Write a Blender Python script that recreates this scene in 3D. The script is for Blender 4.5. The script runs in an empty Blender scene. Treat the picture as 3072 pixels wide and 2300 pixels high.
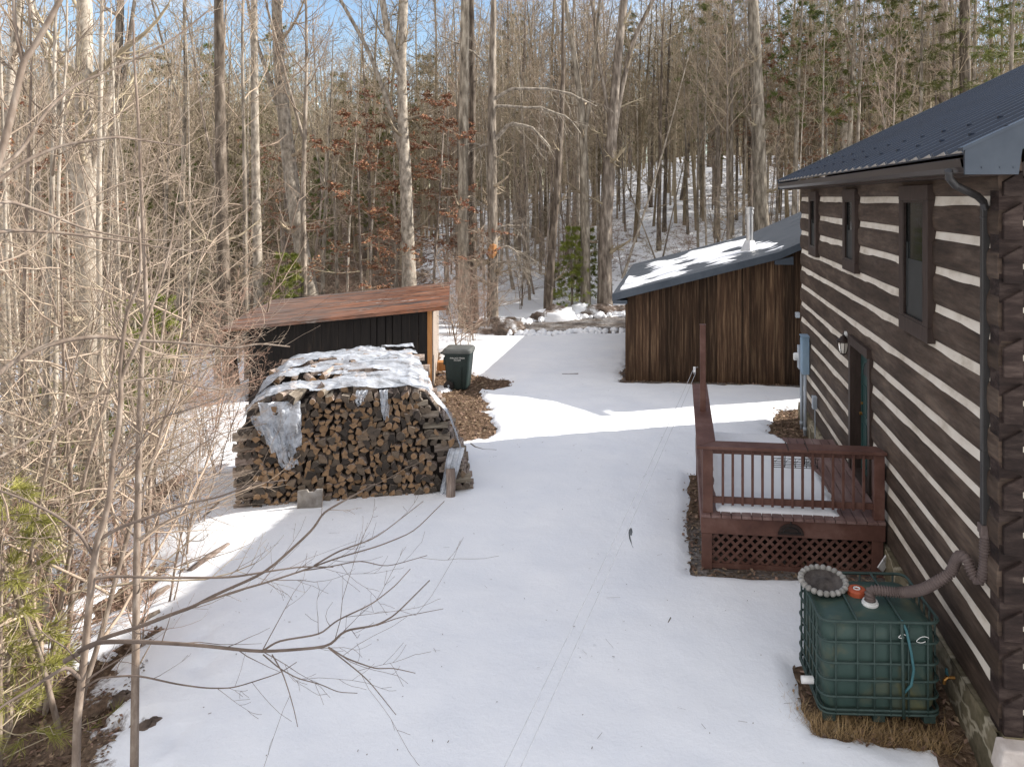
import bpy, math, random
import numpy as np
from mathutils import Vector, Matrix

random.seed(7)
R = math.radians
PI = math.pi
scene = bpy.context.scene
COL = scene.collection

# ------------------------------------------------------------------ camera model
F, CX, CY, TH, CH = 2300.0, 1776.0, 593.0, R(6.45), 5.3
CT, ST = math.cos(TH), math.sin(TH)


def P3(px, py, zc):
    """the point seen at (px, py) of the photograph, zc metres ahead of the camera"""
    xc = (px - CX) / F * zc
    return Vector((xc * CT - zc * ST, xc * ST + zc * CT, CH - (py - CY) / F * zc))


# ------------------------------------------------------------------ value noise
def _h(xi, yi, s):
    h = (xi.astype(np.int64) * 374761393 + yi.astype(np.int64) * 668265263 + s * 974711 + 1013) & 0xffffffff
    h = ((h ^ (h >> 13)) * 1274126177) & 0xffffffff
    h = ((h ^ (h >> 15)) * 2246822519) & 0xffffffff
    return ((h ^ (h >> 16)) & 0xffffff) / float(0xffffff)


def vn(x, y, s=0):
    x = np.asarray(x, float); y = np.asarray(y, float)
    xi = np.floor(x); yi = np.floor(y)
    fx = x - xi; fy = y - yi
    fx = fx * fx * (3 - 2 * fx); fy = fy * fy * (3 - 2 * fy)
    a = _h(xi, yi, s); b = _h(xi + 1, yi, s); c = _h(xi, yi + 1, s); d = _h(xi + 1, yi + 1, s)
    return (a * (1 - fx) + b * fx) * (1 - fy) + (c * (1 - fx) + d * fx) * fy


def fbm(x, y, s=0, o=4):
    v = 0; a = .5
    for i in range(o):
        v = v + a * (vn(x, y, s + i * 17) - .5)
        x = np.asarray(x) * 2.03 + 5.3; y = np.asarray(y) * 2.03 + 1.7; a *= .5
    return v * 2


def sst(a, b, x):
    t = np.clip((np.asarray(x, float) - a) / (b - a), 0, 1)
    return t * t * (3 - 2 * t)


# ------------------------------------------------------------------ terrain
def bank_x(y):
    return np.interp(y, [-10, 3, 6.6, 9.0, 10.6, 12.1, 14, 17, 20, 26, 30, 34, 40, 60],
                     [-3.6, -4.3, -5.0, -6.1, -6.8, -7.9, -9.3, -11.6, -12.2, -12.0, -11.0, -10, -12, -20])


def sp(t, k=1.0):
    t = np.asarray(t, float)
    return np.log1p(np.exp(np.clip(t / k, -30, 30))) * k


def height(x, y):
    x = np.asarray(x, float); y = np.asarray(y, float)
    s = sp(bank_x(y) - x - .2, .35)
    d = 5.2 * (1 - np.exp(-.40 * s / 5.2)) * (1 - sst(45, 95, y))
    c = .118 + .160 * sst(-26, 3, x)
    t = sp(y - 35.5, 1.6)
    rise = c * 72 * (1 - np.exp(-t / 72 * 1.0))
    rise = rise + .05 * sp(-(y - 12) * .0 + (bank_x(y) - x - 25), 3) 
    w = sst(.3, 3, bank_x(y) - x) + sst(34, 37, y)
    n = fbm(x * .35, y * .35, 3) * .35 * np.clip(w, 0, 1) + fbm(x * .5, y * .5, 9, 3) * .05
    dip = .32 * sst(1.6, 2.9, x) * (1 - sst(6.2, 8.6, y))
    z = -d + rise + n - dip
    # low ridge of ploughed debris beyond the yard, on the left of the turning area
    return z


def H(x, y):
    return float(height(np.array([x]), np.array([y]))[0])


def GT(px, py):
    """where the view ray through a photo pixel meets the terrain"""
    z = np.arange(4, 160, .05)
    xc = (px - CX) / F * z
    X = xc * CT - z * ST; Y = xc * ST + z * CT
    Z = CH - (py - CY) / F * z
    k = np.nonzero(Z < height(X, Y))[0]
    i = k[0] if len(k) else len(z) - 1
    return Vector((X[i], Y[i], Z[i])), z[i]


# ------------------------------------------------------------------ materials
MATS = {}


def new_mat(name):
    m = bpy.data.materials.new(name); m.use_nodes = True
    MATS[name] = m
    nt = m.node_tree
    return m, nt, nt.nodes['Principled BSDF']


def N(nt, t, **kw):
    n = nt.nodes.new(t)
    for k, v in kw.items():
        if k in n.inputs.keys():
            n.inputs[k].default_value = v
        else:
            setattr(n, k, v)
    return n


def ramp(nt, fac, stops):
    r = nt.nodes.new('ShaderNodeValToRGB')
    el = r.color_ramp.elements
    while len(el) < len(stops):
        el.new(.5)
    for e, (p, c) in zip(el, stops):
        e.position = p; e.color = (*c, 1)
    nt.links.new(fac, r.inputs['Fac'])
    return r.outputs['Color']


def mixc(nt, a, b, fac, mode='MIX'):
    m = nt.nodes.new('ShaderNodeMix'); m.data_type = 'RGBA'; m.blend_type = mode
    for sock, v in ((m.inputs[0], fac), (m.inputs[6], a), (m.inputs[7], b)):
        if hasattr(v, 'is_output'):
            nt.links.new(v, sock)
        elif isinstance(v, tuple):
            sock.default_value = (*v, 1)
        else:
            sock.default_value = v
    return m.outputs[2]


def noise(nt, scale, sc=(1, 1, 1), detail=5, rough=.6, dist=0, loc=(0, 0, 0), coord='Object'):
    tc = nt.nodes.new('ShaderNodeTexCoord')
    mp = nt.nodes.new('ShaderNodeMapping')
    mp.inputs['Scale'].default_value = sc; mp.inputs['Location'].default_value = loc
    nt.links.new(tc.outputs[coord], mp.inputs['Vector'])
    n = nt.nodes.new('ShaderNodeTexNoise')
    n.inputs['Scale'].default_value = scale; n.inputs['Detail'].default_value = detail
    n.inputs['Roughness'].default_value = rough; n.inputs['Distortion'].default_value = dist
    nt.links.new(mp.outputs['Vector'], n.inputs['Vector'])
    return n.outputs['Fac']


def bump(nt, bs, hsock, strength=.4, dist=.02):
    b = nt.nodes.new('ShaderNodeBump')
    b.inputs['Strength'].default_value = strength; b.inputs['Distance'].default_value = dist
    nt.links.new(hsock, b.inputs['Height']); nt.links.new(b.outputs['Normal'], bs.inputs['Normal'])


def vary(nt, col, amt=.3, island=False, hue=0.0):
    """each object (or each loose piece) a little lighter or darker"""
    if island:
        src = nt.nodes.new('ShaderNodeNewGeometry').outputs['Random Per Island']
    else:
        src = nt.nodes.new('ShaderNodeObjectInfo').outputs['Random']
    mr = N(nt, 'ShaderNodeMapRange'); mr.inputs['To Min'].default_value = 1 - amt; mr.inputs['To Max'].default_value = 1 + amt
    nt.links.new(src, mr.inputs['Value'])
    hs = nt.nodes.new('ShaderNodeHueSaturation')
    nt.links.new(mr.outputs[0], hs.inputs['Value'])
    if hue:
        m2 = N(nt, 'ShaderNodeMapRange'); m2.inputs['To Min'].default_value = .5 - hue; m2.inputs['To Max'].default_value = .5 + hue
        w = N(nt, 'ShaderNodeMath', operation='FRACT'); w2 = N(nt, 'ShaderNodeMath', operation='MULTIPLY'); w2.inputs[1].default_value = 7.31
        nt.links.new(src, w2.inputs[0]); nt.links.new(w2.outputs[0], w.inputs[0]); nt.links.new(w.outputs[0], m2.inputs['Value'])
        nt.links.new(m2.outputs[0], hs.inputs['Hue'])
    nt.links.new(col, hs.inputs['Color'])
    return hs.outputs['Color']


def simple(name, stops, scale=3, sc=(1, 1, 1), rough=.8, b=.3, bscale=None, bsc=None, bd=.02, var=0, island=False, metal=0, dist=0, spec=.3, detail=6, hue=0):
    m, nt, bs = new_mat(name)
    f = noise(nt, scale, sc, detail, .62, dist)
    c = ramp(nt, f, stops)
    if var:
        c = vary(nt, c, var, island, hue)
    nt.links.new(c, bs.inputs['Base Color'])
    bs.inputs['Roughness'].default_value = rough; bs.inputs['Metallic'].default_value = metal
    bs.inputs['Specular IOR Level'].default_value = spec
    if b:
        bump(nt, bs, noise(nt, bscale or scale * 3, bsc or sc, 6, .7), b, bd)
    return m


# bark, wood, metal ...
simple('bark', [(.30, (.055, .043, .033)), (.5, (.21, .175, .14)), (.70, (.44, .385, .32))], 7, (1, 1, .22), .9, .9, 16, (1, 1, .16), .03, .28, hue=.012)
simple('bark_pale', [(.32, (.13, .108, .085)), (.5, (.34, .295, .24)), (.70, (.56, .50, .42))], 8, (1, 1, .5), .88, .5, 18, (1, 1, .3), .01, .22)
simple('bark_dark', [(.3, (.032, .024, .018)), (.5, (.12, .095, .073)), (.72, (.28, .235, .19))], 7, (1, 1, .25), .92, .9, 15, (1, 1, .18), .03, .25)
simple('twig', [(.3, (.17, .125, .092)), (.7, (.42, .34, .265))], 4, (1, 1, 1), .85, 0, var=.22)
simple('twig_grey', [(.3, (.19, .148, .105)), (.7, (.43, .35, .255))], 3, (1, 1, 1), .85, 0, var=.3, hue=.015)
simple('twig_red', [(.3, (.22, .13, .095)), (.7, (.44, .31, .235))], 4, (1, 1, 1), .8, 0, var=.2)
simple('sapling_bark', [(.3, (.13, .095, .07)), (.5, (.24, .185, .145)), (.75, (.42, .36, .30))], 14, (1, 1, .35), .8, .3, 30, (1, 1, 2.5), .004, .15)
simple('needles', [(.3, (.050, .070, .014)), (.7, (.18, .195, .045))], 2, (1, 1, 1), .7, 0, var=.3, hue=.02)
simple('needles_light', [(.3, (.09, .125, .020)), (.7, (.28, .30, .060))], 2, (1, 1, 1), .7, 0, var=.2)
simple('needles_yellow', [(.3, (.17, .17, .03)), (.7, (.38, .36, .09))], 3, (1, 1, 1), .7, 0, var=.2)
simple('dead_leaf', [(.3, (.14, .062, .034)), (.7, (.31, .155, .085))], 2, (1, 1, 1), .75, 0, var=.45, island=True, hue=.02)
simple('litter_leaf', [(.3, (.09, .052, .034)), (.7, (.33, .235, .16))], 3, (1, 1, 1), .8, 0, var=.5, island=True, hue=.02)
simple('dry_grass', [(.3, (.20, .12, .055)), (.7, (.40, .28, .14))], 3, (1, 1, 1), .8, 0, var=.35, island=True)
simple('chink', [(.25, (.42, .36, .28)), (.5, (.65, .585, .50)), (.75, (.73, .675, .59))], 2.2, (1, 1, 2), .9, .25, 30, (1, 1, 1), .004)
simple('deck_paint', [(.3, (.082, .037, .028)), (.5, (.118, .055, .041)), (.75, (.18, .10, .080))], 3, (1, 1, 1), .55, .25, 30, (1, 1, 1), .003, .08)
simple('deck_floor', [(.3, (.11, .062, .053)), (.5, (.17, .10, .088)), (.75, (.28, .20, .18))], 4, (1, .3, 1), .6, .25, 30, (3, .4, 1), .003)
simple('frame_brown', [(.3, (.030, .019, .015)), (.7, (.060, .040, .033))], 5, (3, 3, .6), .55, .2, 20, (3, 3, .5), .003)
simple('gutter_metal', [(.3, (.035, .027, .024)), (.7, (.060, .048, .043))], 1.2, (1, .3, 1), .38, .05, metal=.0, spec=.5)
simple('downspout_metal', [(.3, (.020, .019, .019)), (.7, (.040, .037, .036))], 5, (1, 1, .3), .4, .05, spec=.5)
simple('trim_blue', [(.3, (.040, .053, .072)), (.7, (.075, .092, .115))], 2, (1, 1, 1), .4, .05, metal=.25, spec=.5)
simple('door_green', [(.3, (.014, .045, .042)), (.7, (.030, .075, .070))], 3, (1, 1, .5), .45, .1)
simple('black_metal', [(.3, (.008, .008, .008)), (.7, (.022, .020, .019))], 5, (1, 1, 1), .45, .1)
simple('bronze', [(.3, (.020, .012, .010)), (.7, (.05, .035, .03))], 9, (1, 1, 1), .4, .1, metal=.3)
simple('meter_blue', [(.3, (.20, .30, .40)), (.7, (.30, .41, .52))], 3, (1, 1, .4), .5, .05)
simple('conduit_grey', [(.3, (.30, .35, .40)), (.7, (.44, .48, .53))], 4, (1, 1, .4), .55, .05)
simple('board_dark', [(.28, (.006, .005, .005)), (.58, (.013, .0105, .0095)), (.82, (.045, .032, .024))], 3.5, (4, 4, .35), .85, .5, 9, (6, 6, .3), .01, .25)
simple('orange_wood', [(.3, (.28, .115, .035)), (.7, (.48, .24, .09))], 4, (6, 6, .4), .75, .3, 9, (6, 6, .3), .004)
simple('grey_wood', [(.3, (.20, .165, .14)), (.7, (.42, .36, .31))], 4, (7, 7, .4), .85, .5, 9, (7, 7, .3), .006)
simple('tank_green', [(.25, (.028, .054, .047)), (.5, (.040, .072, .062)), (.60, (.075, .092, .066)), (.74, (.15, .145, .065))], 2.0, (1, 1, 1), .5, .12, 12, (1, 1, 1), .01, dist=.6)
simple('cage_green', [(.3, (.024, .046, .041)), (.7, (.046, .072, .064))], 9, (1, 1, 1), .5, .2, 40)
simple('cap_red', [(.3, (.32, .060, .025)), (.7, (.46, .11, .05))], 9, (1, 1, 1), .55, .1)
simple('white_plastic', [(.3, (.62, .62, .60)), (.7, (.80, .80, .78))], 9, (1, 1, 1), .5, .05)
simple('hose_brown', [(.3, (.085, .062, .056)), (.7, (.15, .115, .105))], 6, (1, 1, 1), .6, .1)
simple('hose_blue', [(.3, (.03, .10, .115)), (.7, (.06, .16, .18))], 9, (1, 1, 1), .5, .05)
simple('concrete', [(.3, (.17, .165, .15)), (.5, (.28, .27, .25)), (.75, (.40, .39, .37))], 14, (1, 1, 1), .9, .4, 60, (1, 1, 1), .006)
simple('concrete_dark', [(.3, (.025, .020, .018)), (.7, (.11, .095, .085))], 10, (1, 1, 1), .85, .4, 50, (1, 1, 1), .006)
simple('panel_grey', [(.25, (.10, .085, .072)), (.5, (.21, .19, .17)), (.8, (.36, .35, .34))], 5, (1, 1, 1), .8, .2, 30, dist=.4)
simple('bin_green', [(.3, (.010, .018, .017)), (.7, (.017, .030, .028))], 4, (1, 1, .4), .5, .05)
simple('bin_lid', [(.3, (.075, .080, .076)), (.7, (.12, .125, .12))], 4, (1, 1, .4), .5, .05)
simple('galvanised', [(.3, (.42, .42, .42)), (.7, (.62, .62, .62))], 9, (1, 1, .4), .32, .05, metal=.85)
simple('brass', [(.3, (.30, .14, .04)), (.7, (.50, .28, .09))], 9, (1, 1, 1), .4, .1, metal=.8)
simple('pale_stone', [(.3, (.42, .36, .32)), (.7, (.66, .60, .55))], 5, (1, 1, 1), .9, .4, 20)
simple('rock', [(.3, (.10, .085, .075)), (.7, (.28, .25, .225))], 4, (1, 1, 1), .9, .6, 16, (1, 1, 1), .03, .2)
simple('debris', [(.3, (.05, .038, .030)), (.48, (.16, .12, .095)), (.56, (.34, .31, .29)), (.62, (.82, .83, .85))], 2.2, (1, 1, 1), .95, .8, 22, (1, 1, 1), .05, .15)
simple('twig_far', [(.34, (.085, .064, .036)), (.5, (.25, .20, .13)), (.66, (.52, .44, .32))], .55, (1, 1, .10), .9, 0, detail=4)
simple('twig_dark', [(.3, (.095, .070, .056)), (.7, (.22, .172, .140))], 4, (1, 1, 1), .8, 0)
simple('rope', [(.3, (.52, .53, .54)), (.7, (.70, .71, .72))], 9, (1, 1, 1), .6, 0)
simple('rag', [(.3, (.030, .034, .038)), (.7, (.11, .12, .13))], 20, (1, 1, 1), .8, .3, 60)
simple('log_side', [(.25, (.085, .064, .050)), (.5, (.22, .178, .145)), (.75, (.44, .38, .32))], 7, (5, .5, 5), .9, .8, 12, (6, .4, 6), .01, .35, hue=.02)
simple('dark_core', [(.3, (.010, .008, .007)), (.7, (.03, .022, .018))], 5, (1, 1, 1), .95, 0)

# hand hewn log walls: dark stain, grey weathering where the rain splashes it
m, nt, bs = new_mat('log_wall')
a = noise(nt, 2.2, (1, .35, 1.6), 7, .65)
c = ramp(nt, a, [(.26, (.028, .018, .012)), (.5, (.066, .045, .033)), (.76, (.145, .108, .083))])
g = noise(nt, 5, (1, .7, .35), 8, .7, .5)
tc = nt.nodes.new('ShaderNodeTexCoord'); sep = nt.nodes.new('ShaderNodeSeparateXYZ'); nt.links.new(tc.outputs['Object'], sep.inputs[0])
hi = N(nt, 'ShaderNodeMapRange'); nt.links.new(sep.outputs['Z'], hi.inputs['Value'])
hi.inputs['From Min'].default_value = 2.9; hi.inputs['From Max'].default_value = 1.7
yy = N(nt, 'ShaderNodeMapRange'); nt.links.new(sep.outputs['Y'], yy.inputs['Value'])
yy.inputs['From Min'].default_value = 9.0; yy.inputs['From Max'].default_value = 11.6
mu = N(nt, 'ShaderNodeMath', operation='MULTIPLY'); nt.links.new(hi.outputs[0], mu.inputs[0]); nt.links.new(yy.outputs[0], mu.inputs[1])
th = N(nt, 'ShaderNodeMapRange'); nt.links.new(g, th.inputs['Value']); th.inputs['From Min'].default_value = .44; th.inputs['From Max'].default_value = .66
m3 = N(nt, 'ShaderNodeMath', operation='MULTIPLY'); nt.links.new(mu.outputs[0], m3.inputs[0]); nt.links.new(th.outputs[0], m3.inputs[1])
gr = ramp(nt, noise(nt, 9, (1, .28, 2.6), 6, .7), [(.32, (.50, .48, .47)), (.5, (1, 1, 1)), (.72, (1.45, 1.4, 1.36))])
c = mixc(nt, c, gr, .85, 'MULTIPLY')
c = mixc(nt, c, (.30, .29, .31), m3.outputs[0])
c = vary(nt, c, .13)
nt.links.new(c, bs.inputs['Base Color']); bs.inputs['Roughness'].default_value = .72; bs.inputs['Specular IOR Level'].default_value = .25
bump(nt, bs, noise(nt, 6, (1, .6, 3), 7, .7), .35, .015)

simple('log_shaded', [(.28, (.012, .008, .007)), (.5, (.032, .021, .018)), (.74, (.085, .062, .052))], 5, (.5, 1, 2.2), .75, .7, 9, (.5, 1, 3), .02, .25, spec=.2)  # darker log colour for the gable end, its shade put into the tone
# board and batten: every board its own tone, streaks running down, damp foot
m, nt, bs = new_mat('board_brown')
f = noise(nt, 3.0, (6, 6, .28), 7, .65)
c = ramp(nt, f, [(.30, (.022, .013, .008)), (.5, (.060, .034, .020)), (.72, (.17, .11, .065))])
c = vary(nt, c, .55, True)
nt.links.new(c, bs.inputs['Base Color']); bs.inputs['Roughness'].default_value = .8; bs.inputs['Specular IOR Level'].default_value = .2
bump(nt, bs, noise(nt, 9, (8, 8, .25), 6, .7), .5, .008)

# standing seam roof
m, nt, bs = new_mat('roof_steel')
c = ramp(nt, noise(nt, 1.1, (1, .4, 1), 5, .6), [(.3, (.011, .021, .042)), (.7, (.018, .032, .060))])
nt.links.new(c, bs.inputs['Base Color']); bs.inputs['Roughness'].default_value = .30; bs.inputs['Metallic'].default_value = .15
bump(nt, bs, noise(nt, 3, (1, 1, 1), 3, .5), .08, .01)

simple('roof_grey_blue', [(.3, (.085, .098, .115)), (.7, (.13, .145, .165))], 1.2, (.5, 1, 1), .38, .06, metal=.2, spec=.5)
simple('eave_closure', [(.3, (.34, .31, .28)), (.7, (.50, .47, .43))], 9, (1, 1, 1), .7, 0)
# rusted corrugated sheet
m, nt, bs = new_mat('roof_rust')
f = noise(nt, 2.0, (.20, 1.25, 1), 6, .74, .3)
c = ramp(nt, f, [(.30, (.045, .032, .028)), (.40, (.15, .11, .095)), (.46, (.225, .100, .055)), (.56, (.30, .120, .062)), (.61, (.14, .085, .06)), (.67, (.46, .41, .38))])
g = ramp(nt, noise(nt, .9, (.6, 2.5, 1), 4, .6, loc=(3, 1, 0)), [(.40, (1, 1, 1)), (.52, (.42, .40, .40)), (.62, (1.15, 1.25, 1.3))])
c = mixc(nt, c, g, 1.0, 'MULTIPLY')
tc = nt.nodes.new('ShaderNodeTexCoord'); sep = nt.nodes.new('ShaderNodeSeparateXYZ'); nt.links.new(tc.outputs['Object'], sep.inputs[0])
mg = N(nt, 'ShaderNodeMapRange'); nt.links.new(sep.outputs['X'], mg.inputs['Value'])       # the older left hand sheets have weathered grey
mg.inputs['From Min'].default_value = -.8; mg.inputs['From Max'].default_value = -4.6; mg.inputs['To Max'].default_value = .75
mn = N(nt, 'ShaderNodeMapRange'); nt.links.new(noise(nt, 2.0, (.25, 1.9, 1), 5, .7, loc=(7, 2, 0)), mn.inputs['Value'])
mn.inputs['From Min'].default_value = .38; mn.inputs['From Max'].default_value = .56
mm = N(nt, 'ShaderNodeMath', operation='MULTIPLY'); nt.links.new(mg.outputs[0], mm.inputs[0]); nt.links.new(mn.outputs[0], mm.inputs[1])
c = mixc(nt, c, (.20, .175, .16), mm.outputs[0])
nt.links.new(c, bs.inputs['Base Color']); bs.inputs['Roughness'].default_value = .6; bs.inputs['Metallic'].default_value = .15
bump(nt, bs, noise(nt, 14, (1, 1, 1), 5, .6), .15, .005)

# rubble foundation with mortar joints
m, nt, bs = new_mat('foundation_stone')
tc = nt.nodes.new('ShaderNodeTexCoord'); mp = nt.nodes.new('ShaderNodeMapping'); mp.inputs['Scale'].default_value = (1, 3.0, 5.2)
nt.links.new(tc.outputs['Object'], mp.inputs[0])
nz = nt.nodes.new('ShaderNodeTexNoise'); nz.inputs['Scale'].default_value = 2; nt.links.new(mp.outputs[0], nz.inputs['Vector'])
mv = mixc(nt, mp.outputs[0], nz.outputs['Color'], .45)
v1 = N(nt, 'ShaderNodeTexVoronoi', feature='DISTANCE_TO_EDGE'); nt.links.new(mv, v1.inputs['Vector']); v1.inputs['Scale'].default_value = 1
v2 = N(nt, 'ShaderNodeTexVoronoi', feature='F1'); nt.links.new(mv, v2.inputs['Vector']); v2.inputs['Scale'].default_value = 1
cs = ramp(nt, v2.outputs['Color'], [(0, (.10, .082, .052)), (.5, (.20, .165, .105)), (1, (.32, .275, .20))])
cn = ramp(nt, noise(nt, 7, (1, 1, 1), 6, .7), [(.35, (.40, .42, .30)), (.62, (1, 1, 1))])
cs = mixc(nt, cs, cn, .8, 'MULTIPLY')
ed = N(nt, 'ShaderNodeMapRange'); nt.links.new(v1.outputs['Distance'], ed.inputs['Value']); ed.inputs['From Min'].default_value = .02; ed.inputs['From Max'].default_value = .07
c = mixc(nt, (.34, .30, .22), cs, ed.outputs[0])
nt.links.new(c, bs.inputs['Base Color']); bs.inputs['Roughness'].default_value = .9
bump(nt, bs, v1.outputs['Distance'], .8, .06)

# end grain of split logs
m, nt, bs = new_mat('end_grain')
tc = nt.nodes.new('ShaderNodeTexCoord'); mp = nt.nodes.new('ShaderNodeMapping'); mp.inputs['Scale'].default_value = (1, .02, 1); nt.links.new(tc.outputs['Object'], mp.inputs[0])
wv = N(nt, 'ShaderNodeTexWave', wave_type='RINGS', rings_direction='SPHERICAL'); nt.links.new(mp.outputs[0], wv.inputs['Vector'])
wv.inputs['Scale'].default_value = 38; wv.inputs['Distortion'].default_value = 3; wv.inputs['Detail'].default_value = 3
c1 = ramp(nt, wv.outputs['Fac'], [(.0, (.20, .172, .146)), (1, (.34, .30, .258))])
oi = nt.nodes.new('ShaderNodeObjectInfo')
c2 = ramp(nt, oi.outputs['Random'], [(0, (.11, .10, .095)), (.3, (.22, .20, .185)), (.6, (.40, .36, .32)), (.84, (.68, .585, .48)), (1.0, (1.15, .82, .52))])
c = mixc(nt, c1, c2, 1.0, 'MULTIPLY')
d = ramp(nt, noise(nt, 18, (1, .1, 1), 5, .7), [(.3, (.45, .43, .42)), (.65, (1, 1, 1))])
c = mixc(nt, c, d, .8, 'MULTIPLY')
nt.links.new(c, bs.inputs['Base Color']); bs.inputs['Roughness'].default_value = .9
bump(nt, bs, wv.outputs['Fac'], .3, .004)

# snow: real white, crust grain, forest crumbs where the 'litter' attribute says so
m, nt, bs = new_mat('snow')
at = N(nt, 'ShaderNodeAttribute', attribute_name='litter')
f1 = noise(nt, 1.6, (1, 1, 1), 8, .72, .4)
f2 = noise(nt, 9, (1, 1, 1), 6, .7)
fm = N(nt, 'ShaderNodeMath', operation='MULTIPLY_ADD'); nt.links.new(f2, fm.inputs[0]); fm.inputs[1].default_value = .45
nt.links.new(f1, fm.inputs[2])
fs = N(nt, 'ShaderNodeMath', operation='MULTIPLY_ADD'); nt.links.new(at.outputs['Fac'], fs.inputs[0]); fs.inputs[1].default_value = .62
nt.links.new(fm.outputs[0], fs.inputs[2])
th = N(nt, 'ShaderNodeMapRange'); nt.links.new(fs.outputs[0], th.inputs['Value']); th.inputs['From Min'].default_value = 1.06; th.inputs['From Max'].default_value = 1.18
wt = ramp(nt, noise(nt, .8, (1, 1, 1), 4, .6), [(.3, (.80, .82, .855)), (.7, (.875, .885, .90))])
br = ramp(nt, noise(nt, 14, (1, 1, 1), 4, .7), [(.3, (.060, .040, .028)), (.7, (.21, .145, .10))])
sk = N(nt, 'ShaderNodeMapRange'); nt.links.new(noise(nt, 55, (1, 1, 1), 2, .5), sk.inputs['Value'])
sk.inputs['From Min'].default_value = .77; sk.inputs['From Max'].default_value = .80; sk.inputs['To Max'].default_value = .55
wt = mixc(nt, wt, (.30, .24, .20), sk.outputs[0])
c = mixc(nt, wt, br, th.outputs[0])
nt.links.new(c, bs.inputs['Base Color']); bs.inputs['Roughness'].default_value = .75; bs.inputs['Specular IOR Level'].default_value = .15
bump(nt, bs, noise(nt, 3.2, (1, 1, 1), 9, .72), .5, .045)

# bare ground: leaf litter and soil, grey gravel where driven on
m, nt, bs = new_mat('ground')
at = N(nt, 'ShaderNodeAttribute', attribute_name='gravel')
a = ramp(nt, noise(nt, 9, (1, 1, 1), 7, .75), [(.3, (.035, .024, .018)), (.5, (.13, .085, .055)), (.72, (.30, .21, .14))])
vo = N(nt, 'ShaderNodeTexVoronoi', feature='F1'); vo.inputs['Scale'].default_value = 22
tc = nt.nodes.new('ShaderNodeTexCoord'); nt.links.new(tc.outputs['Object'], vo.inputs['Vector'])
gv = ramp(nt, vo.outputs['Color'], [(0, (.11, .105, .10)), (.5, (.22, .21, .205)), (1, (.38, .36, .35))])
gb = ramp(nt, noise(nt, 1.5, (1, 1, 1), 5, .7), [(.4, (.6, .52, .45)), (.6, (1, 1, 1))])
gv = mixc(nt, gv, gb, 1.0, 'MULTIPLY')
c = mixc(nt, a, gv, at.outputs['Fac'])
nt.links.new(c, bs.inputs['Base Color']); bs.inputs['Roughness'].default_value = .95; bs.inputs['Specular IOR Level'].default_value = .1
bump(nt, bs, noise(nt, 16, (1, 1, 1), 6, .75), .9, .05)

# window glass: dark room behind, sky in front
m, nt, bs = new_mat('window_glass')
bs.inputs['Base Color'].default_value = (.012, .014, .013, 1); bs.inputs['Roughness'].default_value = .06
bs.inputs['Specular IOR Level'].default_value = .6
m, nt, bs = new_mat('insect_screen')
c = ramp(nt, noise(nt, 3, (1, 1, 1), 3, .5), [(.3, (.018, .020, .020)), (.7, (.030, .034, .034))])
nt.links.new(c, bs.inputs['Base Color']); bs.inputs['Roughness'].default_value = .5
m, nt, bs = new_mat('lantern_glass')
bs.inputs['Base Color'].default_value = (.80, .76, .68, 1); bs.inputs['Roughness'].default_value = .25; bs.inputs['Transmission Weight'].default_value = .25

# clear polythene, clouded by age
m, nt, bs = new_mat('polythene')
bs.inputs['Base Color'].default_value = (.60, .64, .70, 1); bs.inputs['Roughness'].default_value = .18
bs.inputs['Specular IOR Level'].default_value = .8
tr = nt.nodes.new('ShaderNodeBsdfTransparent'); tr.inputs[0].default_value = (.93, .95, .97, 1)
mx = nt.nodes.new('ShaderNodeMixShader')
f = N(nt, 'ShaderNodeMapRange'); nt.links.new(noise(nt, 4, (.5, 2.2, 1), 5, .65, .6), f.inputs['Value'])
f.inputs['From Min'].default_value = .36; f.inputs['From Max'].default_value = .64; f.inputs['To Min'].default_value = .28; f.inputs['To Max'].default_value = .88
nt.links.new(f.outputs[0], mx.inputs[0]); nt.links.new(tr.outputs[0], mx.inputs[1]); nt.links.new(bs.outputs[0], mx.inputs[2])
nt.links.new(mx.outputs[0], nt.nodes['Material Output'].inputs['Surface'])
bump(nt, bs, noise(nt, 13, (1, 1, 1), 6, .7), .7, .02)


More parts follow.
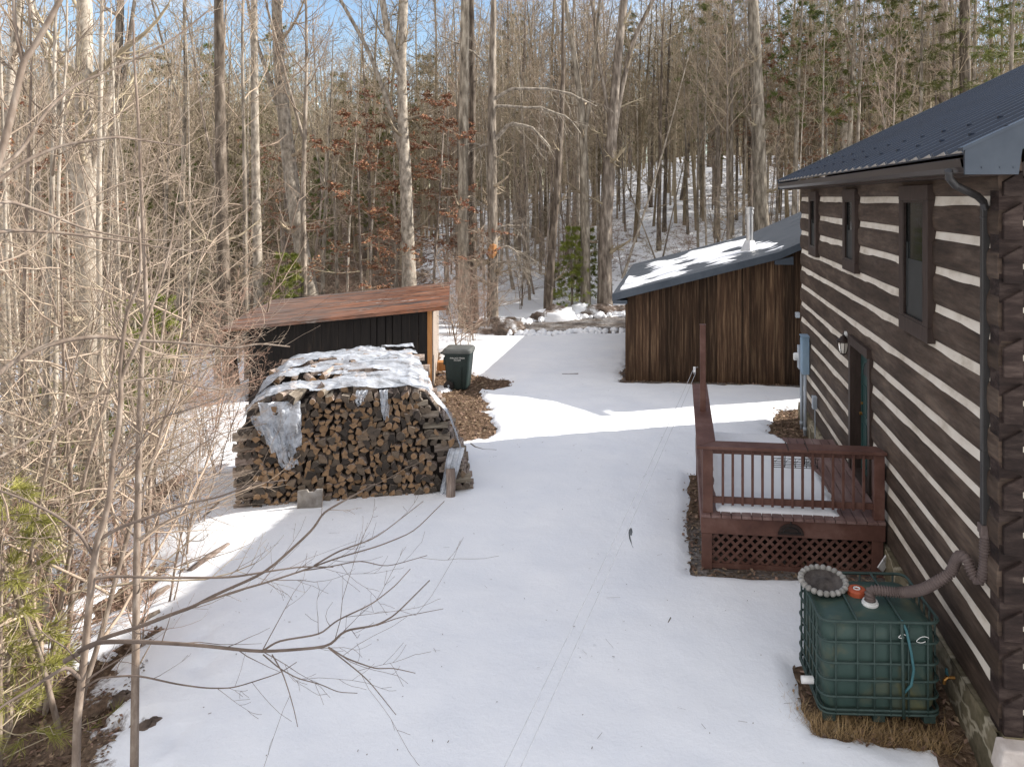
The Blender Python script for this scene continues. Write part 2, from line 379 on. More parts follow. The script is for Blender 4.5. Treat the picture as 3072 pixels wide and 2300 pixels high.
# ------------------------------------------------------------------ mesh builder
class MB:
    def __init__(s):
        s.v = []; s.f = []; s.m = []; s.n = 0

    def add(s, verts, faces, mi=0):
        verts = np.asarray(verts, float).reshape(-1, 3)
        s.v.append(verts)
        for f in faces:
            s.f.append(tuple(int(i) + s.n for i in f)); s.m.append(mi)
        s.n += len(verts)
        return s

    def box(s, c, d, rz=0, mi=0, M=None):
        x, y, z = d[0] / 2, d[1] / 2, d[2] / 2
        v = np.array([(-x, -y, -z), (x, -y, -z), (x, y, -z), (-x, y, -z), (-x, -y, z), (x, -y, z), (x, y, z), (-x, y, z)])
        if M is not None:
            v = v @ np.array(M.to_3x3()).T
        elif rz:
            a = np.array([[math.cos(rz), -math.sin(rz), 0], [math.sin(rz), math.cos(rz), 0], [0, 0, 1]])
            v = v @ a.T
        return s.add(v + np.array(c), [(0, 3, 2, 1), (4, 5, 6, 7), (0, 1, 5, 4), (1, 2, 6, 5), (2, 3, 7, 6), (3, 0, 4, 7)], mi)

    def bar(s, p, q, w, h, mi=0, up=(0, 0, 1)):
        """box beam from p to q, w across, h along up"""
        p = np.array(p, float); q = np.array(q, float)
        t = q - p; t /= np.linalg.norm(t)
        u = np.array(up, float); sd = np.cross(t, u)
        if np.linalg.norm(sd) < 1e-4:
            sd = np.cross(t, (1, 0, 0))
        sd /= np.linalg.norm(sd); u = np.cross(sd, t)
        v = []
        for e in (p, q):
            for a, b in ((-1, -1), (1, -1), (1, 1), (-1, 1)):
                v.append(e + sd * a * w / 2 + u * b * h / 2)
        return s.add(v, [(3, 2, 1, 0), (4, 5, 6, 7), (0, 1, 5, 4), (1, 2, 6, 5), (2, 3, 7, 6), (3, 0, 4, 7)], mi)

    def tube(s, pts, r, n=6, mi=0, cap=True, closed=False):
        pts = np.asarray(pts, float)
        k = len(pts)
        r = np.full(k, r, float) if np.isscalar(r) else np.asarray(r, float)
        if closed:
            t = np.roll(pts, -1, 0) - np.roll(pts, 1, 0)
        else:
            t = np.empty_like(pts); t[1:-1] = pts[2:] - pts[:-2]; t[0] = pts[1] - pts[0]; t[-1] = pts[-1] - pts[-2]
        t /= np.maximum(np.linalg.norm(t, axis=1)[:, None], 1e-9)
        d = np.abs(t).mean(0); ref = np.eye(3)[int(np.argmin(d))]
        a = np.cross(t, ref); a /= np.maximum(np.linalg.norm(a, axis=1)[:, None], 1e-9)
        b = np.cross(t, a)
        an = np.arange(n) * 2 * PI / n
        v = pts[:, None, :] + r[:, None, None] * (a[:, None, :] * np.cos(an)[None, :, None] + b[:, None, :] * np.sin(an)[None, :, None])
        f = []
        kk = k if closed else k - 1
        for i in range(kk):
            i2 = (i + 1) % k
            for j in range(n):
                j2 = (j + 1) % n
                f.append((i * n + j, i * n + j2, i2 * n + j2, i2 * n + j))
        if cap and not closed:
            f.append(tuple(range(n - 1, -1, -1))); f.append(tuple((k - 1) * n + j for j in range(n)))
        return s.add(v.reshape(-1, 3), f, mi)

    def lathe(s, prof, n=24, c=(0, 0, 0), mi=0, fn=None):
        v = []; f = []
        for i, (r, z) in enumerate(prof):
            for j in range(n):
                a = 2 * PI * j / n
                rr = r * (fn(a, i) if fn else 1)
                v.append((c[0] + rr * math.cos(a), c[1] + rr * math.sin(a), c[2] + z))
        for i in range(len(prof) - 1):
            for j in range(n):
                j2 = (j + 1) % n
                f.append((i * n + j, i * n + j2, (i + 1) * n + j2, (i + 1) * n + j))
        return s.add(v, f, mi)

    def prism(s, poly, o, u, v, w, mi=0):
        """polygon in (u, v), extruded by the vector w"""
        o, u, v, w = (np.array(t, float) for t in (o, u, v, w))
        n = len(poly)
        A = np.array([o + u * a + v * b for a, b in poly]); B = A + w
        f = [tuple(range(n - 1, -1, -1)), tuple(range(n, 2 * n))]
        f += [(i, (i + 1) % n, n + (i + 1) % n, n + i) for i in range(n)]
        return s.add(np.vstack([A, B]), f, mi)

    def build(s, name, mats, parent=None, smooth=False, world=True, bevel=0, attrs=None):
        V = np.vstack(s.v) if s.v else np.zeros((0, 3))
        me = bpy.data.meshes.new(name)
        if parent is not None and world:
            V = V - np.array(PW[parent.name])
        L = np.fromiter((len(f) for f in s.f), np.int32, len(s.f))
        me.vertices.add(len(V)); me.vertices.foreach_set('co', V.astype(np.float32).ravel())
        tot = int(L.sum()); me.loops.add(tot); me.polygons.add(len(L))
        me.loops.foreach_set('vertex_index', np.fromiter((i for f in s.f for i in f), np.int32, tot))
        st = np.zeros(len(L), np.int32); st[1:] = np.cumsum(L)[:-1]
        me.polygons.foreach_set('loop_start', st); me.polygons.foreach_set('loop_total', L)
        me.polygons.foreach_set('material_index', np.array(s.m, np.int32))
        me.polygons.foreach_set('use_smooth', np.full(len(L), bool(smooth)))
        me.update(calc_edges=True); me.validate()
        for mt in (mats if isinstance(mats, (list, tuple)) else [mats]):
            me.materials.append(MATS[mt])
        o = bpy.data.objects.new(name, me); COL.objects.link(o)
        if parent is not None:
            o.parent = parent
            PW[o.name] = PW[parent.name] if world else (0, 0, 0)
        else:
            PW[o.name] = (0, 0, 0)
        if bevel:
            b = o.modifiers.new('edge', 'BEVEL'); b.width = bevel; b.segments = 2; b.limit_method = 'ANGLE'
        return o


PW = {}


def tag(o, label=None, cat=None, group=None, kind=None):
    if label: o['label'] = label
    if cat: o['category'] = cat
    if group: o['group'] = group
    if kind: o['kind'] = kind
    return o


def thing(name, label, cat, loc=(0, 0, 0), rz=0, group=None):
    o = bpy.data.objects.new(name, None); COL.objects.link(o)
    o.location = loc; o.rotation_euler = (0, 0, rz); o.empty_display_size = .2
    PW[o.name] = tuple(loc)
    return tag(o, label, cat, group)


def dup(o, loc, rz=0, scale=1.0, label=None, cat=None, group=None, rx=0, ry=0):
    c = o.copy(); COL.objects.link(c)
    c.location = loc; c.rotation_euler = (rx, ry, rz); c.scale = (scale,) * 3
    if label: c['label'] = label
    if cat: c['category'] = cat
    if group: c['group'] = group
    for ch in o.children:
        d = ch.copy(); COL.objects.link(d); d.parent = c
    return c

# ------------------------------------------------------------------ ground and snow sheets
def axis(lo, a, b, hi, fine, grow=1.13, mx=2.2):
    m = list(np.arange(a, b + 1e-6, fine))
    l = []; d = fine; p = a
    while p > lo:
        d = min(d * grow, mx); p -= d; l.append(p)
    r = []; d = fine; p = b
    while p < hi:
        d = min(d * grow, mx); p += d; r.append(p)
    return np.array(l[::-1] + m + r)


def rbox(x, y, cx, cy, hx, hy, a=0):
    dx = x - cx; dy = y - cy
    u = dx * math.cos(a) + dy * math.sin(a); v = -dx * math.sin(a) + dy * math.cos(a)
    qx = np.abs(u) - hx; qy = np.abs(v) - hy
    return np.hypot(np.maximum(qx, 0), np.maximum(qy, 0)) + np.minimum(np.maximum(qx, qy), 0)


def capsule(x, y, a, b, r):
    ax, ay = a; bx, by = b
    t = np.clip(((x - ax) * (bx - ax) + (y - ay) * (by - ay)) / ((bx - ax) ** 2 + (by - ay) ** 2), 0, 1)
    return np.hypot(x - ax - t * (bx - ax), y - ay - t * (by - ay)) - r


SHED_A = R(16.2)
SHED_O = (-6.68, 20.36)
SHC = (SHED_O[0] - 2.4 * math.cos(SHED_A) - 2.7 * math.sin(SHED_A), SHED_O[1] - 2.4 * math.sin(SHED_A) + 2.7 * math.cos(SHED_A))


def road(x, y):
    """signed distance to the bare gravel turning area behind the yard"""
    yc = 31.6 + .36 * (x + 3.0) * (x < -3) + .30 * (x + 3.0) * (x >= -3)
    half = 1.75 - .5 * sst(-4.5, -7.2, x)
    return np.maximum(np.abs(y - yc) - half, -7.0 - x)


def snow_t(x, y):
    """snow depth; below zero the ground shows"""
    e = fbm(x * 1.9, y * 1.9, 21, 5)
    e2 = fbm(x * .8, y * .8, 31, 4)
    d = rbox(x, y, 1.75, 12.84, 1.58, 2.0) + .10 * e
    d = np.minimum(d, rbox(x, y, 2.95, 17.4, .72, 2.3) + .28 * e + .16 * np.sin(y * 1.7))
    d = np.minimum(d, rbox(x, y, 2.80, 9.8, .34, 2.5) + .12 * e)
    d = np.minimum(d, rbox(x, y, 1.98, 8.36, .72, .60, R(4.5)) + .16 * e)
    d = np.minimum(d, capsule(x, y, (1.60, 7.78), (2.45, 7.82), .10) + .18 * e)
    d = np.minimum(d, capsule(x, y, (2.45, 6.78), (3.2, 6.95), .10) + .30 * e)
    d = np.minimum(d, rbox(x, y, 2.75, 26.8, 4.45, 4.95) + .22 * e + .12 * e2)
    d = np.minimum(d, rbox(x, y, SHC[0], SHC[1], 2.5, 3.0, SHED_A) + .3 * e)
    a, _ = GT(1385, 1165); b, _ = GT(1385, 1300)
    d = np.minimum(d, capsule(x, y, (a.x, a.y), (b.x, b.y), .58) + .55 * e2 + .5 * e)
    d = np.minimum(d, capsule(x, y, (a.x - .6, a.y + .8), (a.x + .5, a.y + .5), .8) + .5 * e)
    d = np.minimum(d, road(x, y) + .35 * e)
    t = np.clip(d * .42, -.05, .075)
    # woods: thin, broken cover
    wood = np.clip(sst(.4, 2.6, bank_x(y) - x) * (1 - sst(24, 34, y)) + sst(34.6, 37, y) * .25, 0, 1)
    hole = fbm(x * .55, y * .55, 51, 5) + .35 * fbm(x * 2.3, y * 2.3, 57, 3)
    left = sst(1.5, 6, bank_x(y) - x) * (1 - sst(16, 30, y))
    t = np.minimum(t, .075 - wood * .22 * np.clip(hole + .02 + left * .12, -1, 1) * 1.2)
    # a few holes right on the bank edge
    edge = np.exp(-((bank_x(y) - x - np.interp(y, [5, 8.5, 10], [.15, .6, 1.05])) / .75) ** 2) * (y < 15)
    h2 = fbm(x * 1.15, y * .8, 71, 4)
    t = np.minimum(t, .08 - edge * .85 * np.clip(h2 - .03 + .3 * fbm(x * 4, y * 4, 73, 3), 0, 1))
    return t + .012 * fbm(x * 3, y * 3, 77, 3) * (t > -.02)


XS = axis(-135, -9.6, 3.3, 130, .085)
YS = axis(-14, 5.6, 24, 205, .085)
GX, GY = np.meshgrid(XS, YS)
GZ = height(GX, GY)
TS = snow_t(GX, GY)
nx, ny = len(XS), len(YS)


def sheet(name, Z, mat, keep=None, attrs=None, smooth=True):
    me = bpy.data.meshes.new(name)
    V = np.stack([GX, GY, Z], -1).reshape(-1, 3).astype(np.float32)
    i = np.arange(nx * ny).reshape(ny, nx)
    q = np.stack([i[:-1, :-1], i[:-1, 1:], i[1:, 1:], i[1:, :-1]], -1).reshape(-1, 4)
    if keep is not None:
        q = q[keep.reshape(-1)]
    me.vertices.add(len(V)); me.vertices.foreach_set('co', V.ravel())
    me.loops.add(q.size); me.polygons.add(len(q))
    me.loops.foreach_set('vertex_index', q.astype(np.int32).ravel())
    me.polygons.foreach_set('loop_start', np.arange(0, q.size, 4, dtype=np.int32))
    me.polygons.foreach_set('loop_total', np.full(len(q), 4, np.int32))
    me.polygons.foreach_set('use_smooth', np.full(len(q), smooth))
    for k, a in (attrs or {}).items():
        at = me.attributes.new(k, 'FLOAT', 'POINT'); at.data.foreach_set('value', a.astype(np.float32).ravel())
    me.update(calc_edges=True)
    me.materials.append(MATS[mat])
    o = bpy.data.objects.new(name, me); COL.objects.link(o)
    return tag(o, kind='structure')


grav = np.clip(sst(.5, -.2, road(GX, GY)) + sst(.6, .1, rbox(GX, GY, 2.75, 26.8, 4.4, 4.9)) * .8
               + sst(.4, .1, rbox(GX, GY, 1.75, 12.95, 1.6, 1.9)) * .75 * sst(13.2, 12.0, GY), 0, 1)
sheet('ground', GZ + .02 * fbm(GX * 4, GY * 4, 5, 3), 'ground', attrs={'gravel': grav})
drift = .05 * fbm(GX * .33, GY * .5, 91, 3) * sst(2, 5, bank_x(GY) - GX + 8) * (TS > 0)
keep = (np.maximum.reduce([TS[:-1, :-1], TS[1:, :-1], TS[:-1, 1:], TS[1:, 1:]]) > -.035)
wl_ = sst(9.5, 7.0, GY)
lit = np.clip(np.clip((bank_x(GY) - GX - .2 + .6 * wl_) / (2.2 - .9 * wl_), 0, 1) * (.40 + .62 * sst(13, 7.5, GY)) + sst(35, 38, GY) * .50, 0, 1) \
    + .12 * sst(.35, .05, TS / .075) * (TS < .05)
sheet('snow', GZ + TS * 1.0 + drift * sst(0, .06, TS), 'snow', keep, attrs={'litter': lit})

# ------------------------------------------------------------------ log cabin
WX = 2.9
cabin = thing('log_cabin', 'dark log cabin with pale chinking and a dark blue metal roof, right edge', 'cabin', (5.5, 12, 0))
ms = [.0267, .1614, .298, .448, .590, .734, .877, 1.0027, 1.142, 1.294, 1.41, 1.5556]
zc_ = [5.3 - m_ * 2.918 for m_ in ms]
Y0, Y1 = 7.37, 18.83
DY0, DY1, DZT = 12.14, 13.18, 2.86


def hewn(mb, y0, y1, zl, zh, seed, x=WX, axis_='y', th=.2):
    n = max(2, int((y1 - y0) / .3)); rs = np.random.RandomState(seed)
    ys = np.linspace(y0, y1, n + 1)
    wl = fbm(ys * 1.6, ys * 0 + seed, seed, 3) * .006; wh = fbm(ys * 1.6, ys * 0 + seed + 9, seed, 3) * .006
    wx = fbm(ys * .8, ys * 0 + seed + 5, seed, 3) * .014
    rows = []
    for f, dx in ((0, .05), (0.0, .022), (.16, -.002), (.5, -.008), (.84, -.002), (1.0, .022), (1.0, .05)):
        zz = (zl + wl) * (1 - f) + (zh + wh) * f
        rows.append((dx + wx, zz))
    v = []
    for k in range(n + 1):
        for dx, zz in rows:
            v.append((x + dx[k], ys[k], zz[k]) if axis_ == 'y' else (ys[k], x + dx[k], zz[k]))
        b = x + th
        v.append((b, ys[k], zh) if axis_ == 'y' else (ys[k], b, zh))
        v.append((b, ys[k], zl) if axis_ == 'y' else (ys[k], b, zl))
    m = len(rows) + 2; f = []
    for k in range(n):
        for j in range(m):
            j2 = (j + 1) % m
            f.append((k * m + j, k * m + j2, (k + 1) * m + j2, (k + 1) * m + j))
    f.append(tuple(range(m))); f.append(tuple(n * m + j for j in range(m - 1, -1, -1)))
    mb.add(v, f)


tops = [5.66] + zc_
bots = [z + .092 for z in zc_] + [.421]
for k, (zh, zl) in enumerate(zip(tops, bots)):
    mb = MB()
    if zl < DZT and k > 5:
        if zh > DZT:
            hewn(mb, Y0, DY0, zl, zh, k); hewn(mb, DY1, Y1, zl, zh, k + 40); hewn(mb, DY0, DY1, DZT, zh, k + 80)
        else:
            hewn(mb, Y0, DY0, zl, zh, k); hewn(mb, DY1, Y1, zl, zh, k + 40)
    else:
        hewn(mb, Y0, Y1, zl, zh, k)
    mb.build('log', 'log_wall', cabin, smooth=False)
for k, z in enumerate(zc_):
    mb = MB()
    segs = [(Y0 + .02, Y1 - .02)] if z + .05 > DZT else [(Y0 + .02, DY0), (DY1, Y1 - .02)]
    for a, b in segs:
        n = max(2, int((b - a) / .25)); ys = np.linspace(a, b, n + 1)
        w = fbm(ys * 2, ys * 0 + k, 300 + k, 3) * .008
        v = []
        for yv, ww in zip(ys, w):
            v += [(WX + .016 + ww, yv, z - .03), (WX + .024 + ww, yv, z + .02), (WX + .040 + ww, yv, z + .13)]
        f = []
        for i in range(n):
            for j in range(2):
                f.append((i * 3 + j, i * 3 + j + 1, i * 3 + 3 + j + 1, i * 3 + 3 + j))
        mb.add(v, f)
    mb.build('chinking', 'chink', cabin, smooth=True)
# gable end facing the camera: logs half a course lower, side log ends dovetailed through
half = .2028
ends = [z - half for z in [5.66] + zc_]
for k in range(13):
    zh = (tops[k] - half + .02); zl = bots[k] - half - .02
    if zl < .43: zl = .425
    mb = MB(); hewn(mb, WX + .005, 13.2, zl, zh, 500 + k, Y0, 'x'); mb.build('log', 'log_shaded', cabin)
    mb = MB()
    zt, zb = tops[k] - .01, bots[k] + .0
    if k == 0: zt = 5.5
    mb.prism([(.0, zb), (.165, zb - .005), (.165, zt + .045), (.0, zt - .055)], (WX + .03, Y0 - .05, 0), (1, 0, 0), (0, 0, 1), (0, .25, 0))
    mb.build('log_end', 'log_shaded', cabin, bevel=.008)
mb = MB()
for z in zc_:
    mb.box((8.1, Y0 + .04, z - half + .03), (9.98, .02, .13))
mb.build('chinking', 'chink', cabin)
mb = MB(); mb.box((8.1, 13.1, 2.9), (10.0, 11.1, 5.2)); mb.build('inner_wall', 'dark_core', cabin)
mb = MB()
rows = 8; n = 60
ys = np.linspace(Y0 - .03, Y1 + .02, n)
zs = np.linspace(-.75, .425, rows)
v = [(WX - .03 + .035 * float(fbm(np.array([yy_ * 1.6]), np.array([zz_ * 2.4]), 8, 3)[0]) - .02 * (zz_ < .3), yy_, zz_) for yy_ in ys for zz_ in zs]
f = [(i * rows + j, i * rows + j + 1, (i + 1) * rows + j + 1, (i + 1) * rows + j) for i in range(n - 1) for j in range(rows - 1)]
mb.add(v, f)
mb.box((8.1, Y0 + .1, -.17), (10.35, .3, 1.18)); mb.box((WX + .12, (Y0 + Y1) / 2, .405), (.30, Y1 - Y0 - .1, .03))
mb.build('foundation', 'foundation_stone', cabin)
# roof
RX0, RZ0, SL, RXR = 2.50, 5.70, .478, 8.6
RZR = RZ0 + SL * (RXR - RX0)
RY0, RY1 = 6.98, 19.5
mb = MB()
nz_ = np.array([-SL, 0, 1]) / math.hypot(SL, 1)
for sgn in (1, -1):
    xe = RX0 if sgn > 0 else 2 * RXR - RX0
    a0 = np.array([xe, RY0, RZ0]); a1 = np.array([RXR, RY0, RZR])
    mb.add([a0, a1, a1 + (0, RY1 - RY0, 0), a0 + (0, RY1 - RY0, 0), a0 - (0, 0, .02), a1 - (0, 0, .02), a1 + (0, RY1 - RY0, -.02), a0 + (0, RY1 - RY0, -.02)],
           [(0, 1, 2, 3), (7, 6, 5, 4), (0, 4, 5, 1), (2, 6, 7, 3), (3, 7, 4, 0)])
yv = RY0 + .06
d = np.array([RXR - RX0, 0, RZR - RZ0]); clo = MB(); kk_ = 0
while yv < RY1 - .03:
    b = np.array([RX0 - .012, yv, RZ0 + .001])
    mb.prism([(-.042, 0), (-.018, .036), (.018, .036), (.042, 0)], b, (0, 1, 0), nz_, d)
    for q in (.14, .28):
        mb.prism([(-.022, 0), (-.010, .010), (.010, .010), (.022, 0)], b + (0, q, 0), (0, 1, 0), nz_, d)
    clo.prism([(.045, -.004), (.37, -.004), (.06, .030)], b - (.006, 0, .002), (0, 1, 0), nz_, (.004, 0, .002))
    kk_ += 1
    for s_ in ((.42,) if kk_ % 2 else (.9,)):
        q = b + d * (s_ / np.linalg.norm(d)) + nz_ * .040 + np.array([0, 0, 0])
        mb.box(q, (.045, .04, .022))
    yv += .42
clo.build('eave_closure', 'eave_closure', cabin)
mb.box((RXR, (RY0 + RY1) / 2, RZR + .02), (.3, RY1 - RY0, .03))
mb.build('roof', 'roof_steel', cabin)
mb = MB()
g = [(2.44, 5.64), (2.455, 5.57), (2.50, 5.525), (2.585, 5.52), (2.585, 5.655), (2.575, 5.655), (2.572, 5.54), (2.51, 5.545), (2.47, 5.585), (2.458, 5.645)]
mb.prism(g, (0, RY0 + .03, 0), (1, 0, 0), (0, 0, 1), (0, RY1 - RY0 - .06, 0))
mb.prism(g[:5], (0, RY0 + .03, 0), (1, 0, 0), (0, 0, 1), (0, .004, 0))
mb.build('gutter', 'gutter_metal', cabin)
mb = MB()
mb.box((2.602, (RY0 + RY1) / 2, 5.585), (.03, RY1 - RY0 - .08, .17)); mb.box((2.76, (RY0 + RY1) / 2, 5.507), (.30, RY1 - RY0 - .1, .015))
mb.build('soffit', 'frame_brown', cabin)
for yb in (RY0 - .03, RY1):
    mb = MB()
    mb.prism([(2.46, 5.50), (2.90, 5.50), (2.93, 5.715), (RXR, 8.40), (RXR, RZR + .03), (2.46, 5.72)], (0, yb, 0), (1, 0, 0), (0, 0, 1), (0, .03, 0))
    mb.prism([(2.44, 5.705), (RXR, RZR + .02), (RXR, RZR + .05), (2.44, 5.735)], (0, yb - .012, 0), (1, 0, 0), (0, 0, 1), (0, .13, 0))
    for xs_ in (2.6, 2.75, 2.86, 3.1, 3.6, 4.2):
        mb.box((xs_, yb - .004, 5.56 + max(0, xs_ - 2.88) * .478), (.012, .012, .012))
    mb.build('rake_trim', 'trim_blue', cabin)
for yg in (Y0 + .06, Y1 - .1):
    mb = MB(); mb.prism([(2.9, 5.5), (14.3, 5.5), (RXR, RZR - .08)], (0, yg, 0), (1, 0, 0), (0, 0, 1), (0, .05, 0)); mb.build('gable_wall', 'frame_brown', cabin)
# windows: y0, y1 outer frame, z bottom, z top of frame, glass z
for (a, b, zb, zt, gb, gt, ty) in ((16.42, 17.32, 4.05, 5.43, 4.24, 5.26, .16), (12.86, 13.80, 4.06, 5.44, 4.24, 5.26, .16), (9.18, 10.34, 3.62, 5.45, 3.80, 5.27, .17)):
    mb = MB(); x0, x1 = 2.835, 2.93
    ga, gb_ = a + ty, b - ty
    mb.box(((x0 + x1) / 2, (a + b) / 2, (gt + zt) / 2), (x1 - x0, b - a, zt - gt))
    mb.box(((x0 + x1) / 2, (a + b) / 2, (gb + zb) / 2), (x1 - x0, b - a, gb - zb))
    mb.box(((x0 + x1) / 2 + .003, (a + ga) / 2, (gb + gt) / 2), (x1 - x0, ty, gt - gb))
    mb.box(((x0 + x1) / 2 + .003, (b + gb_) / 2, (gb + gt) / 2), (x1 - x0, ty, gt - gb))
    fr = mb.build('window', 'frame_brown', cabin, bevel=.006)
    mb = MB(); s = .035
    for yy_ in (ga + s / 2, gb_ - s / 2):
        mb.box((2.856, yy_, (gb + gt) / 2), (.03, s, gt - gb))
    for zz_ in (gb + s / 2, gt - s / 2):
        mb.box((2.856, (ga + gb_) / 2, zz_), (.028, gb_ - ga, s))
    mb.build('sash', 'bronze', fr)
    mb = MB(); mb.box((2.888, (ga + gb_) / 2, (gb + gt) / 2 + (gt - gb) * .25), (.008, gb_ - ga, (gt - gb) / 2)); mb.build('pane', 'window_glass', fr)
    mb = MB(); mb.box((2.880, (ga + gb_) / 2, (gb + gt) / 2 - (gt - gb) * .25), (.008, gb_ - ga, (gt - gb) / 2)); mb.box((2.874, gb_ - .09, (gb + gt) / 2 - .2), (.014, .03, (gt - gb) * .55))
    mb.build('insect_screen', 'insect_screen', fr)
# door in its recess
mb = MB()
mb.box((2.90, DY0 - .06, 1.83), (.06, .13, 2.10)); mb.box((2.885, DY1 + .06, 1.83), (.10, .13, 2.10)); mb.box((2.882, (DY0 + DY1) / 2, 2.93), (.11, 1.32, .14))
mb.box((2.98, DY1 + .005, 1.82), (.20, .03, 2.08)); mb.box((2.98, DY0 - .005, 1.82), (.20, .03, 2.08)); mb.box((2.98, (DY0 + DY1) / 2, 2.855), (.2, 1.06, .03))
mb.box((2.95, (DY0 + DY1) / 2, .785), (.22, 1.1, .05))
fr = mb.build('door_frame', 'frame_brown', cabin)
mb = MB(); mb.box((3.035, (DY0 + DY1) / 2, 1.82), (.05, 1.02, 2.04))
for (yy_, zz_, hy, hz) in ((12.90, 1.28, .15, .34), (12.42, 1.28, .15, .34), (12.90, 2.0, .15, .24), (12.42, 2.0, .15, .24)):
    for q in (-1, 1):
        mb.box((3.005, yy_ + q * hy, zz_), (.02, .025, 2 * hz)); mb.box((3.006, yy_, zz_ + q * hz), (.02, 2 * hy, .025))
door = mb.build('door', 'door_green', cabin, bevel=.004)
mb = MB()
arc = [(0, 0)] + [(.30 * math.cos(t), .24 * math.sin(t)) for t in np.linspace(0, PI, 12)]
mb.prism(arc[1:], (3.011, 12.66, 2.42), (0, 1, 0), (0, 0, 1), (-.008, 0, 0)); mb.build('fan_light', 'insect_screen', door)
mb = MB()
mb.tube([(2.998, 12.66 + .31 * math.cos(t), 2.42 + .25 * math.sin(t)) for t in np.linspace(0, PI, 12)], .012, 5); mb.build('light_trim', 'door_green', door)
mb = MB(); mb.tube([(3.010, 13.05, 1.75), (2.960, 13.05, 1.75)], .028, 10); mb.build('handle', 'brass', door)
mb = MB(); mb.tube([(3.010, 13.05, 1.92), (2.985, 13.05, 1.92)], .024, 10); mb.build('lock', 'brass', door)
# downspout
mb = MB()
pts = [P3(2846, 512, 6.9), P3(2848, 535, 6.95), P3(2866, 556, 7.0), P3(2900, 573, 7.1), P3(2932, 588, 7.2), P3(2950, 605, 7.25), P3(2956, 630, 7.28)]
mb.tube(pts, [.038] * 7, 10)
bx = P3(2957, 700, 7.28)
mb.box((bx.x, bx.y, (P3(2957, 618, 7.28).z + P3(2957, 1585, 7.28).z) / 2), (.085, .068, P3(2957, 618, 7.28).z - P3(2957, 1585, 7.28).z))
for zz_ in (bx.z + .15, 2.9, 2.2):
    mb.box((bx.x, bx.y, zz_), (.092, .075, .02))
mb.build('downspout', 'downspout_metal', cabin, bevel=.008)

# ------------------------------------------------------------------ deck
DX0, DX1, DF, DB, DZ = .316, 2.86, 11.06, 14.72, .79
deck = thing('wooden_deck', 'reddish brown painted deck with railing and lattice skirt at the cabin door', 'deck', (1.6, 12.9, 0))
x = DX0
k = 0
while x < DX1 - .02:
    w = min(.140, DX1 - x)
    mb = MB(); mb.box((x + w / 2, (DF + DB) / 2 - .015, DZ - .019), (w - .006, DB - DF + .05, .038)); mb.build('floor_board', 'deck_floor', deck, bevel=.005)
    x += .1435; k += 1
mb = MB(); mb.box(((DX0 + DX1) / 2, DF + .02, DZ - .16), (DX1 - DX0, .04, .235)); mb.box((DX0 + .02, (DF + DB) / 2 + .03, DZ - .16), (.04, DB - DF - .1, .235))
mb.build('fascia', 'deck_paint', deck, bevel=.004)
for (px_, py_) in ((DX0 + .085, DF + .05), (DX0 + .085, 12.9), (DX0 + .085, DB - .1), (DX1 - .1, DF + .06)):
    mb = MB(); mb.box((px_, py_, (DZ - .28 - .15) / 2 - .0), (.15, .1, DZ - .28 + .15)); mb.build('support_post', 'deck_paint', deck, bevel=.004)
for (px_, py_, a, b) in ((DX0 + .10, DF + .11, DZ + .001, 1.716), (DX1 - .07, DF + .11, DZ + .001, 1.716), (DX0 + .10, DB - .09, DZ + .001, 1.716)):
    mb = MB(); mb.box((px_, py_, (a + b) / 2), (.145, .145, b - a)); mb.build('railing_post', 'deck_paint', deck, bevel=.006)
mb = MB(); mb.box((.40, 12.90, 2.47), (.095, .10, 1.42)); mb.box((.40, 12.90, 3.185), (.105, .11, .012)); mb.build('clothesline_post', 'deck_paint', deck, bevel=.005)
mb = MB(); mb.prism([(DX0 - .06, DF - .03), (DX1 + .02, DF - .03), (DX1 - .06, DF + .25), (DX0 + .22, DF + .25)], (0, 0, 1.718), (1, 0, 0), (0, 1, 0), (0, 0, .042)); mb.build('top_rail', 'deck_paint', deck, bevel=.005)
mb = MB(); mb.prism([(DX0 - .06, DF - .026), (DX0 + .217, DF + .253), (DX0 + .217, 13.6), (DX0 - .06, 13.6)], (0, 0, 1.718), (1, 0, 0), (0, 1, 0), (0, 0, .042))
mb.prism([(DX0 - .06, 13.606), (DX0 + .217, 13.606), (DX0 + .217, DB), (DX0 - .06, DB)], (0, 0, 1.718), (1, 0, 0), (0, 1, 0), (0, 0, .042)); mb.build('top_rail', 'deck_paint', deck, bevel=.005)
for (zz_, hh) in ((1.665, .09), (.955, .09)):
    mb = MB(); mb.box(((DX0 + DX1) / 2 + .02, DF + .12, zz_), (DX1 - DX0 - .3, .04, hh)); mb.build('railing_rail', 'deck_paint', deck, bevel=.004)
    mb = MB(); mb.box((DX0 + .10, (DF + DB) / 2, zz_), (.04, DB - DF - .45, hh)); mb.build('railing_rail', 'deck_paint', deck, bevel=.004)
mb = MB(); mb.box((0, 0, 0), (.036, .036, .80)); bal = mb.build('baluster', 'deck_paint', deck, world=False, bevel=.003)
off = Vector(PW[deck.name])
bal.location = Vector((.63, DF + .08, 1.30)) - off
for i in range(1, 15):
    c = bal.copy(); COL.objects.link(c); c.location = Vector((.63 + i * .1395, DF + .08, 1.30)) - off
for i in range(24):
    yy_ = DF + .30 + i * .1395
    c = bal.copy(); COL.objects.link(c); c.location = Vector((DX0 + .06, yy_, 1.30)) - off
mb = MB()
lx0, lx1, lz0, lz1 = DX0 + .16, DX1 - .04, .06, .51
